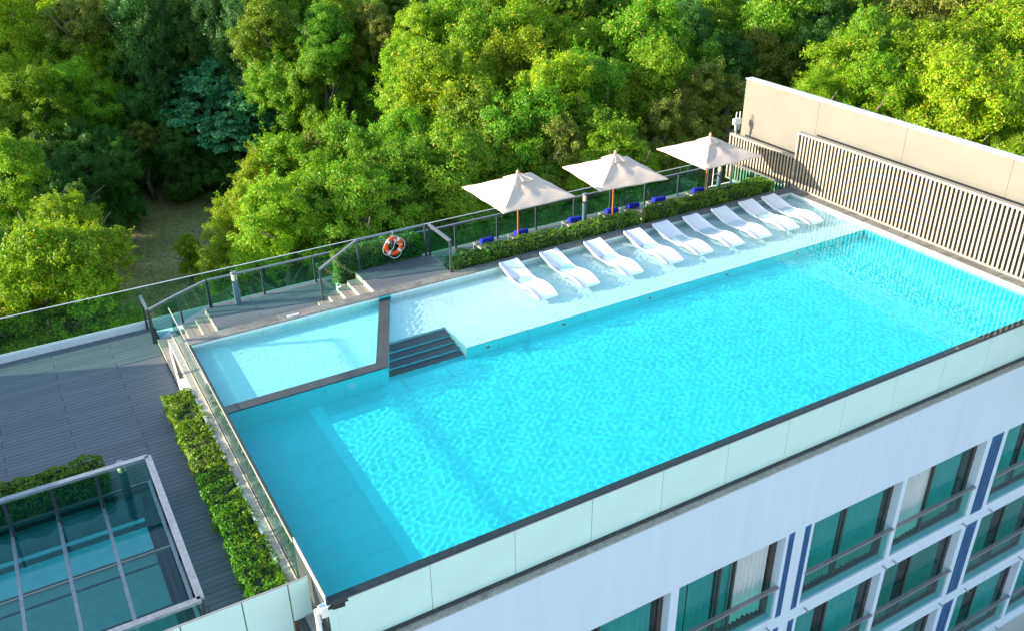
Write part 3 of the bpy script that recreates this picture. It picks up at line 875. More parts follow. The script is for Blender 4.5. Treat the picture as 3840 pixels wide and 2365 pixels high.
def railing(name, label, posts, gaps=(), pw=0.055, rail_w=0.075, rail_h=0.05, low=0.07, top=0.13, rm='rail_top', group=None):
    """posts: (x, y, z foot, z rail top); a pane and a rail piece between neighbours"""
    p0 = posts[0]
    t = empty(name, (p0[0], p0[1], p0[2])); tag(t, label, 'railing', group)
    O = Vector(p0[:3])
    for (x, y, z, zt) in posts:
        MB().box((-pw / 2, -pw / 2, 0), (pw / 2, pw / 2, zt - z - rail_h)).build('post', M['rail_metal'], t, (x - O.x, y - O.y, z - O.z))
    for k in range(len(posts) - 1):
        a, b = posts[k], posts[k + 1]
        pa, pb = Vector((a[0], a[1], a[3] - rail_h / 2)) - O, Vector((b[0], b[1], b[3] - rail_h / 2)) - O
        MB().bar(pa, pb, rail_w, rail_h).build('rail', M[rm], t)
        if k in gaps: continue
        d = Vector((b[0] - a[0], b[1] - a[1], 0)); L = d.length; d.normalize(); n = Vector((-d.y, d.x, 0)) * 0.005
        s, e = Vector((a[0], a[1], 0)) + d * 0.04, Vector((b[0], b[1], 0)) - d * 0.04
        def zz(q, i): return q[2] + low if i == 0 else q[3] - top
        vs = []
        for sg in (-1, 1):
            for q, i in ((a, 0), (b, 0), (b, 1), (a, 1)):
                base = s if q is a else e
                vs.append(Vector((base.x, base.y, zz(q, i))) + n * sg - O)
        MB().add(vs, [(0, 1, 2, 3), (7, 6, 5, 4), (0, 4, 5, 1), (1, 5, 6, 2), (2, 6, 7, 3), (3, 7, 4, 0)]).build('pane', M['glass_rail'], t)
    return t
railing('stair_railing', 'dark sloping glass railing down the left deck stair', [(-0.52, 13.08, -1.3, -0.20), (0.32, 13.08, -0.88, 0.07), (1.14, 13.08, -0.6, 0.29)])
railing('stair_end_railing', 'short dark rail from the stair foot to the parapet', [(-0.56, 13.11, -1.3, -0.205), (-0.56, 14.1, -1.3, -0.205)], gaps=(0,))
xs = [1.18, 2.75, 4.35, 5.95, 7.55, 9.15, 10.72, 12.24, 13.8, 15.35, 16.9, 18.45, 19.9]
railing('deck_railing', 'long dark glass railing behind the parasols and loungers', [(x, 13.08, -0.6, 0.29) for x in xs])
railing('landing_railing', 'dark glass railing round the landing with the life ring', [(4.03, 11.53, -0.456, 0.56), (5.27, 11.65, 0.12, 1.16), (6.36, 11.65, 0.12, 1.16), (7.44, 11.65, 0.12, 1.16)])
railing('landing_side_railing', 'short glass railing at the hedge end of the landing', [(7.56, 11.62, 0.12, 1.16), (7.56, 10.20, 0.12, 1.16)], rail_w=0.09)
railing('end_railing', 'glass railing in front of the low slatted screen', [(20.95, 12.95, -0.6, 0.29), (20.95, 11.6, -0.6, 0.29), (20.95, 10.32, -0.6, 0.29)])
# ladder-like gate at the far corner
lg = empty('gate_ladder', (20.3, 13.25, -0.6)); tag(lg, 'white ladder rungs beyond the glass in the far corner', 'ladder')
for dx in (0, 0.40): MB().tube([(dx, 0, -0.4), (dx, 0, 0.75)], 0.014, 8).build('stile', M['white'], lg)
for k in range(4): MB().tube([(0, 0, -0.1 + 0.27 * k), (0.40, 0, -0.1 + 0.27 * k)], 0.010, 8).build('rung', M['white'], lg)

# roof-light with its railing
sk = empty('roof_light', (-2.0, 4, -1.3)); tag(sk, 'large teal glass roof light set in the lower deck', 'roof light')
cols = [-1.93, -2.96, -3.85, -4.74, -5.63, -6.52, -7.41]
for i in range(6):
    a, b = cols[i + 1], cols[i]
    for (y0, y1) in ((1.80, 4.18), (4.18, 6.52)):
        MB().box((a + 0.03, y0 + 0.012, 0), (b - 0.03, y1 - 0.012, 0.012)).build('pane', M['glass_sky'], sk, (2.0, -4, 0.07))
for x in cols:
    MB().box((x - 0.035 + 2.0, 1.78 - 4, 0.01), (x + 0.035 + 2.0, 6.55 - 4, 0.095)).build('glazing_bar', M['skyrail'], sk)
MB().box((-7.4 + 2, 4.165 - 4, 0.02), (-1.97 + 2, 4.195 - 4, 0.088)).build('cross_bar', M['chair_frame'], sk)
for y in (1.77, 6.555):
    MB().box((-7.45 + 2, y - 4 - 0.02, -0.02), (-1.9 + 2, y - 4 + 0.02, 0.10)).build('kerb_bar', M['skyrail'], sk)
# well below the glass with pale roller blinds
wl = MB()
wl.add([(-7.5, 1.7, -4.8), (-1.9, 1.7, -4.8), (-1.9, 6.6, -4.8), (-7.5, 6.6, -4.8), (-7.5, 1.7, -1.36), (-1.9, 1.7, -1.36), (-1.9, 6.6, -1.36), (-7.5, 6.6, -1.36)], [(0, 1, 2, 3), (0, 4, 5, 1), (1, 5, 6, 2), (2, 6, 7, 3), (3, 7, 4, 0)])
wl.v = [(p[0] + 2, p[1] - 4, p[2] + 1.3) for p in wl.v]
wl.build('well', M['well'], sk)
for (y0, y1, z) in ((5.55, 5.67, -1.48), (4.62, 5.38, -1.52), (4.27, 4.60, -1.62), (2.95, 4.20, -1.62), (2.02, 2.90, -1.66)):
    MB().box((-7.4 + 2, y0 - 4, 0), (-2.25 + 2, y1 - 4, 0.02)).build('blind', M['curtain'] if y0 > 4.3 else M['curtain_dark'], sk, (0, 0, z + 1.3))
MB().box((-0.16, -2.2, -0.45), (-0.10, 2.5, -0.25)).build('beam', M['bronze'], sk)
MB().box((-0.30, -1.6, -0.62), (-0.27, 0.1, -0.60)).box((-0.30, 0.5, -0.62), (-0.27, 1.4, -0.60)).build('light_strip', M['mint'], sk)
sp = []
railing('roof_light_railing', 'silver topped railing round the teal roof light', [(-7.6, 6.12, -1.3, -0.24), (-5.6, 6.12, -1.3, -0.24), (-4.70, 6.12, -1.3, -0.24), (-3.82, 6.12, -1.3, -0.24), (-2.95, 6.12, -1.3, -0.24), (-1.86, 6.12, -1.3, -0.24), (-1.86, 4.94, -1.3, -0.24), (-1.86, 3.76, -1.3, -0.24), (-1.86, 2.58, -1.3, -0.24), (-1.86, 1.34, -1.3, -0.24), (-3.2, 1.34, -1.3, -0.24), (-5.0, 1.34, -1.3, -0.24), (-7.6, 1.34, -1.3, -0.24)], rail_w=0.13, rail_h=0.06, pw=0.06, rm='skyrail')

# ------------------------------------------------------------------ slatted screens and beige wall
def screen(name, label, x, y0, y1, z0, z1, pitch=0.15, fw=0.07):
    t = empty(name, (x, (y0 + y1) / 2, z0)); tag(t, label, 'screen')
    c = (y0 + y1) / 2; h = z1 - z0
    MB().box((-0.03, y0 - c, h - 0.07), (0.16, y1 - c, h)).build('top_rail', M['slat_frame'], t)
    MB().box((-0.03, y0 - c, 0), (0.16, y1 - c, 0.06)).build('bottom_rail', M['slat_frame'], t)
    MB().box((-0.035, y1 - c - 0.005, 0), (0.16, y1 - c + 0.065, h + 0.003)).build('end_post', M['slat_frame'], t)
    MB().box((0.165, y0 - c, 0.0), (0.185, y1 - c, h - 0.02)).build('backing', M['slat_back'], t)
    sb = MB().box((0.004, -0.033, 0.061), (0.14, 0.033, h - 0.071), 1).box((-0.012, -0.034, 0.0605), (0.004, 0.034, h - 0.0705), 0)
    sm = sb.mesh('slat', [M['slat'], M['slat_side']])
    y = y1 - 0.13; k = 0
    while y > y0:
        if k % 14 == 7:
            MB().box((0.0, -0.012, 0.06), (0.10, 0.012, h - 0.07)).build('stud', M['rail_metal'], t, (0, y - c + 0.055, 0))
        link('slat', sm, t, (0.0, y - c, 0))
        y -= pitch; k += 1
    return t
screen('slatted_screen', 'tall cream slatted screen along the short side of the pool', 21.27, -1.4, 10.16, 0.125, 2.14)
screen('low_slatted_screen', 'lower slatted screen behind the far lounger deck corner', 21.36, 10.28, 13.6, -0.6, 1.20)
bw = empty('beige_wall', (22.1, 6, GZ)); tag(bw, 'tall plain beige wall behind the slatted screens', 'wall')
for ya, yb in ((-8.5, -3.2), (-3.2, 0.45), (0.45, 4.1), (4.1, 7.75)):
    MB().box((-0.14, ya + 0.004, 11.2), (0.14, yb - 0.004, 16.16)).build('panel', M['wall_beige'], bw)
MB().box((-0.12, -8.4, 11.2), (0.12, 7.7, 16.1)).build('core', M['slat_back'], bw)
MB().box((-0.16, -8.5, 16.16), (0.16, 7.77, 16.20)).build('cap', M['wall_cap'], bw)
ap = empty('antenna_unit', (21.42, 13.45, 1.2)); tag(ap, 'white wireless antenna box on a pole above the low screen', 'antenna')
MB().tube([(0, 0, 0), (0, 0, 0.62)], 0.04, 12).build('pole', M['steel'], ap, smooth=False)
MB().box((-0.17, -0.06, 0.38), (0.17, 0.06, 0.60)).build('box', M['white'], ap)
for dx in (-0.09, 0.09):
    MB().tube([(dx, -0.03, 0.60), (dx, -0.03, 0.86)], 0.02, 8).build('antenna', M['white'], ap)
    MB().tube([(dx, -0.03, 0.16), (dx, -0.03, 0.38)], 0.02, 8).build('antenna', M['white'], ap)

# ------------------------------------------------------------------ white loungers standing in the shallow water
def lounger_mesh():
    prof = [(0, -0.035), (0.12, 0.015), (0.30, 0.075), (0.48, 0.112), (0.65, 0.120), (0.82, 0.098), (1.0, 0.048), (1.15, 0.004), (1.30, -0.022), (1.45, -0.018), (1.62, 0.022), (1.80, 0.078), (2.0, 0.142), (2.18, 0.198), (2.28, 0.228), (2.32, 0.236)]
    # smooth the profile
    ss = np.array([p[0] for p in prof]); zz = np.array([p[1] for p in prof])
    s = np.linspace(0, 2.32, 48); z = np.interp(s, ss, zz)
    z = np.convolve(np.pad(z, 2, mode='edge'), np.ones(5) / 5, mode='valid')
    w = 0.335
    mb = MB(); rings = []
    for i in range(len(s)):
        t = max(0.0, min(1.0, s[i] / 2.32))
        thick = 0.055 + 0.035 * math.sin(math.pi * min(1, t * 1.6)) if t < 0.6 else 0.075
        lip = 0.030 * math.exp(-((s[i] - 1.5) / 0.5) ** 2) + 0.008
        hw = w + (0.012 * math.sin(math.pi * t))
        # slight roundness of the outer corners at both ends
        endr = min(1.0, min(s[i], 2.32 - s[i]) / 0.035)
        hw -= (1 - math.sqrt(max(0, 1 - (1 - endr) ** 2))) * 0.03
        c = []
        for u, dz in ((-1, -0.6 * thick), (-1.0, -0.012), (-0.975, lip), (-0.93, lip + 0.004), (-0.84, 0.0), (-0.45, -0.008), (0, -0.010), (0.45, -0.008), (0.84, 0.0), (0.93, lip + 0.004), (0.975, lip), (1.0, -0.012), (1, -0.6 * thick), (0.93, -thick), (0.5, -thick), (0, -thick), (-0.5, -thick), (-0.93, -thick)):
            c.append((u * hw, s[i], z[i] + dz))
        rings.append(c)
    n = len(rings[0])
    vs = [p for r in rings for p in r]
    fs = []
    for i in range(len(rings) - 1):
        for k in range(n):
            fs.append((i * n + k, i * n + (k + 1) % n, (i + 1) * n + (k + 1) % n, (i + 1) * n + k))
    fs.append(tuple(range(n))); fs.append(tuple(range((len(rings) - 1) * n, len(rings) * n))[::-1])
    mb.add(vs, fs)
    return mb.mesh('shell', M['lounger'], True)
LM = lounger_mesh()
ped = MB().prism([(-0.27, 1.0), (0.27, 1.0), (0.27, 1.75), (-0.27, 1.75)], -0.33, -0.07).mesh('pedestal', M['lounger'])
LX = [9.30, 10.76, 12.30, 13.83, 15.04, 16.28, 17.47, 18.70, 19.78]
words = ['first', 'second', 'third', 'fourth', 'fifth', 'sixth', 'seventh', 'eighth', 'ninth']
for i, x in enumerate(LX):
    t = empty('pool_lounger', (x, 7.53 + 0.02 * math.sin(i * 2.1), 0), math.radians(0.4 + 1.1 * math.sin(i * 1.7)))
    lab = 'white wave-shaped lounger closest to the pool divider' if i == 0 else 'white wave-shaped lounger closest to the slatted screen' if i == 8 else '%s white wave-shaped lounger from the pool divider' % words[i]
    tag(t, lab, 'lounger', 'white loungers standing in the shallow water')
    o = link('shell', LM, t, wet=True); smooth_by_angle(o, 50) if i == 0 else None
    link('pedestal', ped, t, wet=True)

# ------------------------------------------------------------------ parasols
def parasol(x, y, zc, za, s, rz, label, seed):
    t = empty('parasol', (x, y, -0.6), rz); tag(t, label, 'parasol', 'square cream parasols on the lounger deck')
    r = random.Random(seed)
    zc += 0.6; za += 0.6
    # canopy: square pyramid, each side two cloth panels sagging between ribs
    n = 14
    vs, fs = [], []
    cut = 0.17                                   # the vent ring
    dirs = []
    for k in range(8):
        a = -math.pi / 4 * 3 + k * math.pi / 4
        dx, dy = math.cos(a), math.sin(a)
        m = max(abs(dx), abs(dy))
        dirs.append((dx / m, dy / m, 1.0))
    sub = 6
    ring = []
    for k in range(8):
        for j in range(sub):
            f = j / sub
            d0, d1 = dirs[k], dirs[(k + 1) % 8]
            ring.append((d0[0] + (d1[0] - d0[0]) * f, d0[1] + (d1[1] - d0[1]) * f, math.sin(math.pi * f), k + f))
    R = len(ring)
    for i in range(n + 1):
        q = cut + (1 - cut) * i / n
        for (dx, dy, sg, kk) in ring:
            sag = -0.030 * sg * math.sin(math.pi * q) * 1.1 + 0.006 * math.sin(kk * 9 + q * 17 + seed)
            z = za + (zc - za) * (q ** 0.93) + sag
            pull = 1.0 - 0.020 * sg * q
            vs.append((dx * s * q * pull, dy * s * q * pull, z))
    for i in range(n):
        for k in range(R):
            fs.append((i * R + k, i * R + (k + 1) % R, (i + 1) * R + (k + 1) % R, (i + 1) * R + k))
    mb = MB().add(vs, fs)
    # short hem
    base = n * R
    hv = [(v[0] * 1.004, v[1] * 1.004, v[2] - 0.035) for v in vs[base:]]
    m0 = len(mb.v); mb.v += hv
    for k in range(R):
        mb.f.append((base + k, base + (k + 1) % R, m0 + (k + 1) % R, m0 + k)); mb.m.append(0)
    c = mb.build('canopy', M['canvas'], t); smooth_by_angle(c, 28)
    # vent cap: small loose square of cloth over the opening
    vs, fs = [], []
    for i in range(7):
        q = i / 6
        for (dx, dy, sg, kk) in ring:
            wob = 0.020 * q * math.sin(kk * 6.3 + seed * 2) + 0.012 * q * math.sin(kk * 13.1 + seed)
            vs.append((dx * s * (0.03 + 0.24 * q) + 0.3 * wob, dy * s * (0.03 + 0.24 * q) - 0.3 * wob, za + 0.055 - 0.155 * q ** 1.15 - 0.018 * sg * q + wob))
    for i in range(6):
        for k in range(R):
            fs.append((i * R + k, i * R + (k + 1) % R, (i + 1) * R + (k + 1) % R, (i + 1) * R + k))
    vm = MB().add(vs, fs).build('vent_cap', M['canvas'], t); smooth_by_angle(vm, 60)
    MB().tube([(0, 0, 0.03), (0, 0, za + 0.06)], 0.027, 12).build('pole', M['wood'], t)
    MB().lathe([(0.022, 0), (0.05, 0.03), (0.055, 0.06), (0.035, 0.11), (0.012, 0.15)], 14, (0, 0, za + 0.05)).build('finial', M['finial'], t, smooth=True)
    for k in range(8):
        d = dirs[k]
        MB().tube([(d[0] * 0.05, d[1] * 0.05, za - 0.06), (d[0] * s * 0.97, d[1] * s * 0.97, zc - 0.035)], 0.012, 6).build('rib', M['wood'], t)
    MB().lathe([(0.30, 0), (0.30, 0.05), (0.10, 0.07), (0.06, 0.10), (0.045, 0.32)], 24).build('base', M['rail_metal'], t)
parasol(10.80, 11.83, 1.48, 2.0, 1.30, 0.02, 'cream square parasol closest to the landing', 1)
parasol(14.75, 12.10, 1.29, 1.88, 1.30, -0.09, 'cream square parasol in the middle of the three', 2)
parasol(18.48, 11.64, 1.49, 2.0, 1.29, 0.01, 'cream square parasol closest to the slatted screen', 3)

# ------------------------------------------------------------------ deck loungers with blue towels
def deck_lounger_proto(loc, label):
    t = empty('sun_lounger', loc); tag(t, label, 'sun lounger', 'grey sun loungers behind the hedges')
    f = MB()
    for sx in (-0.30, 0.30):
        f.bar((sx, 0, 0.33), (sx, -1.30, 0.33), 0.035, 0.05)
    f.bar((-0.30, -0.018, 0.33), (0.30, -0.018, 0.33), 0.035, 0.05).bar((-0.30, -1.28, 0.33), (0.30, -1.28, 0.33), 0.035, 0.05)
    f.build('frame', M['chair_frame'], t)
    for sx, sy in ((-0.29, -0.05), (0.29, -0.05), (-0.29, -1.25), (0.29, -1.25)):
        MB().box((sx - 0.02, sy - 0.02, 0), (sx + 0.02, sy + 0.02, 0.30)).build('leg', M['chair_frame'], t)
    MB().box((-0.28, -1.27, 0.338), (0.28, -0.04, 0.350)).build('seat', M['sling'], t)
    b = MB().bar((-0.29, -1.28, 0.34), (-0.29, -1.78, 0.72), 0.035, 0.04).bar((0.29, -1.28, 0.34), (0.29, -1.78, 0.72), 0.035, 0.04).bar((-0.29, -1.77, 0.715), (0.29, -1.77, 0.715), 0.035, 0.035)
    b = b.build('backrest', M['chair_frame'], t)
    MB().bar((0, -1.27, 0.345), (0, -1.75, 0.712), 0.54, 0.014).build('sling', M['sling'], b)
    MB().bar((-0.27, -1.60, 0.56), (-0.27, -1.72, 0.02), 0.02, 0.02).bar((0.27, -1.60, 0.56), (0.27, -1.72, 0.02), 0.02, 0.02).build('prop', M['chair_frame'], t)
    return t
def copy_tree(o, parent=None):
    c = o.copy(); COL.objects.link(c); c.parent = parent
    for ch in list(o.children): copy_tree(ch, c)
    return c
def towel_mesh():
    # rolled towel: a spiral section swept along x
    mb = MB(); N = 90; L = 0.46
    out, inn = [], []
    for i in range(N + 1):
        a = i / N * 2 * math.pi * 3.6; rr = 0.020 + 0.080 * i / N
        out.append((rr * math.cos(a), rr * math.sin(a)))
    th = 0.019
    for i in range(N + 1):
        r = math.hypot(*out[i]); k = max(0.0, (r - th) / r); inn.append((out[i][0] * k, out[i][1] * k))
    segs = 6
    for j in range(segs + 1):
        x = -L / 2 + L * j / segs
        w = 1 + 0.025 * math.sin(j * 2.3)
        for p in out + inn[::-1]: mb.v.append((x, p[0] * w, p[1] * w + 0.1))
    M2 = 2 * (N + 1)
    for j in range(segs):
        for k in range(M2):
            mb.f.append((j * M2 + k, j * M2 + (k + 1) % M2, (j + 1) * M2 + (k + 1) % M2, (j + 1) * M2 + k)); mb.m.append(0)
    for j in (0, segs):
        for k in range(N):
            mb.f.append((j * M2 + k, j * M2 + k + 1, j * M2 + M2 - 2 - k, j * M2 + M2 - 1 - k)); mb.m.append(0)
    return mb.mesh('rolled_towel', M['towel'], True)
TM = towel_mesh()
DX = [9.82, 11.11, 13.24, 14.77, 15.68, 16.84, 18.64]
where = ['beside the hedge end near the landing', 'under the parasol closest to the landing', 'behind the gap between two hedges', 'under the middle parasol', 'next to the middle parasol, towards the screen', 'in the wide hedge gap', 'under the parasol closest to the screen']
proto = None
for i, x in enumerate(DX):
    lab = 'grey sun lounger ' + where[i]
    if proto is None:
        proto = deck_lounger_proto((x, 12.55, -0.598), lab); o = proto
    else:
        o = copy_tree(proto); o.location = (x, 12.55, -0.598); o['label'] = lab
    o.rotation_euler = (0, 0, rnd.uniform(-0.05, 0.05))
    tw_ = link('rolled_towel', TM, None, (x + 0.04, 12.24, -0.245), (0, 0, rnd.uniform(-0.15, 0.15)))
    tag(tw_, 'rolled blue towel on the lounger ' + where[i], 'towel', 'rolled blue towels')

# ------------------------------------------------------------------ bollard lamps, life ring, camera
def bollard(x, y, z, label, r=0.085, h=1.02):
    t = empty('bollard_lamp', (x, y, z)); tag(t, label, 'bollard lamp', 'blue grey bollard lamps on the decks')
    MB().lathe([(r * 1.03, 0), (r * 1.03, 0.05), (r, 0.055), (r, h - 0.26)], 24).build('post', M['bollard'], t)
    MB().lathe([(r * 0.78, h - 0.26), (r * 0.78, h - 0.05)], 20).build('lens', M['lamp_glass'], t)
    for k in range(4):
        z0 = h - 0.235 + 0.047 * k
        MB().lathe([(r * 0.80, z0), (r * 0.98, z0 - 0.008), (r * 0.98, z0 + 0.002), (r * 0.80, z0 + 0.012)], 20).build('louvre', M['lamp_glass'], t)
    for k in range(3):
        a = k * 2.1 + 0.9
        MB().box((-0.012, -0.012, h - 0.27), (0.012, 0.012, h - 0.04)).build('stay', M['bollard'], t, (r * 0.86 * math.cos(a), r * 0.86 * math.sin(a), 0), (0, 0, a))
    MB().lathe([(r, h - 0.055), (r, h - 0.012), (r * 0.93, h)], 24).build('cap', M['bollard'], t)
bollard(1.91, 12.90, -0.598, 'bollard lamp on the upper deck beside the left stair railing')
bollard(14.10, 12.86, -0.598, 'bollard lamp by the glass railing behind the middle parasol')
bollard(20.12, 12.72, -0.598, 'bollard lamp in the far corner by the low screen')
bollard(-2.42, 6.36, -1.298, 'bollard lamp beside the roof light railing', h=0.95)

lr = empty('life_ring', (6.36, 11.56, 0.72)); tag(lr, 'orange life ring with white bands hung on the landing railing', 'life ring')
def torus(R, r, a0, a1, n, m, c=MB):
    mb = MB(); full = abs(a1 - a0 - 2 * math.pi) < 1e-6
    for i in range(n + (0 if full else 1)):
        a = a0 + (a1 - a0) * i / n
        for k in range(m):
            b = 2 * math.pi * k / m
            mb.v.append(((R + r * math.cos(b)) * math.cos(a), r * 0.8 * math.sin(b), (R + r * math.cos(b)) * math.sin(a)))
    cnt = n if full else n + 1
    for i in range(n):
        j = (i + 1) % cnt
        for k in range(m):
            mb.f.append((i * m + k, i * m + (k + 1) % m, j * m + (k + 1) % m, j * m + k)); mb.m.append(0)
    return mb
torus(0.235, 0.065, 0, 2 * math.pi, 48, 14).build('ring', M['ring'], lr, smooth=True)
for a in (0.95, 2.35, 3.95, 5.55):
    torus(0.235, 0.0665, a - 0.16, a + 0.16, 8, 14).build('band', M['white'], lr, smooth=True)
rp = []
for i in range(73):
    a = math.radians(i * 5) + 0.95
    f = (math.radians(i * 5) % (math.pi / 2)) / (math.pi / 2)
    rr = 0.300 + 0.055 * math.sin(math.pi * f)
    rp.append((rr * math.cos(a), -0.03, rr * math.sin(a) - 0.03 * math.sin(math.pi * f)))
MB().tube(rp, 0.009, 6).build('rope', M['white'], lr)
MB().tube([(0.02, -0.06, 0.24), (0.0, -0.075, 0.10), (-0.03, -0.075, -0.02), (-0.14, -0.07, -0.12), (-0.26, -0.06, -0.10)], 0.009, 6).tube([(0.03, -0.06, 0.24), (0.06, -0.075, 0.12), (0.14, -0.075, 0.04), (0.26, -0.06, 0.02)], 0.009, 6).build('tie_rope', M['white'], lr)
MB().box((-0.02, 0.0, 0.26), (0.02, 0.13, 0.44)).build('hanger', M['steel'], lr)

cc = empty('security_camera', (-0.30, -0.44, -2.29)); tag(cc, 'dark security camera on a white pole at the near pool corner', 'security camera')
MB().tube([(0, 0, 0), (0, 0, 2.50)], 0.045, 14).build('pole', M['white'], cc)
MB().tube([(0, 0, 2.44), (0, 0, 2.52), (0.03, 0, 2.55), (0.10, 0, 2.555)], 0.05, 14).build('elbow', M['white'], cc, smooth=True)
MB().box((0.06, -0.08, 2.37), (0.17, 0.05, 2.58)).build('junction_box', M['white'], cc)
MB().tube([(0.17, -0.02, 2.47), (0.24, -0.02, 2.49)], 0.024, 10).build('arm', M['black'], cc)
MB().tube([(0.23, -0.02, 2.49), (0.25, -0.02, 2.49), (0.29, -0.02, 2.485), (0.47, -0.03, 2.475)], [0.03, 0.05, 0.056, 0.056], 14).build('housing', M['black'], cc)
MB().box((0.27, -0.085, 2.541), (0.53, 0.045, 2.552)).build('visor', M['black'], cc, )
MB().tube([(0.06, -0.02, 2.37), (0.05, -0.02, 2.25), (-0.06, -0.06, 2.15), (-0.09, -0.10, 2.12)], 0.008, 6).build('cable', M['channel'], cc)

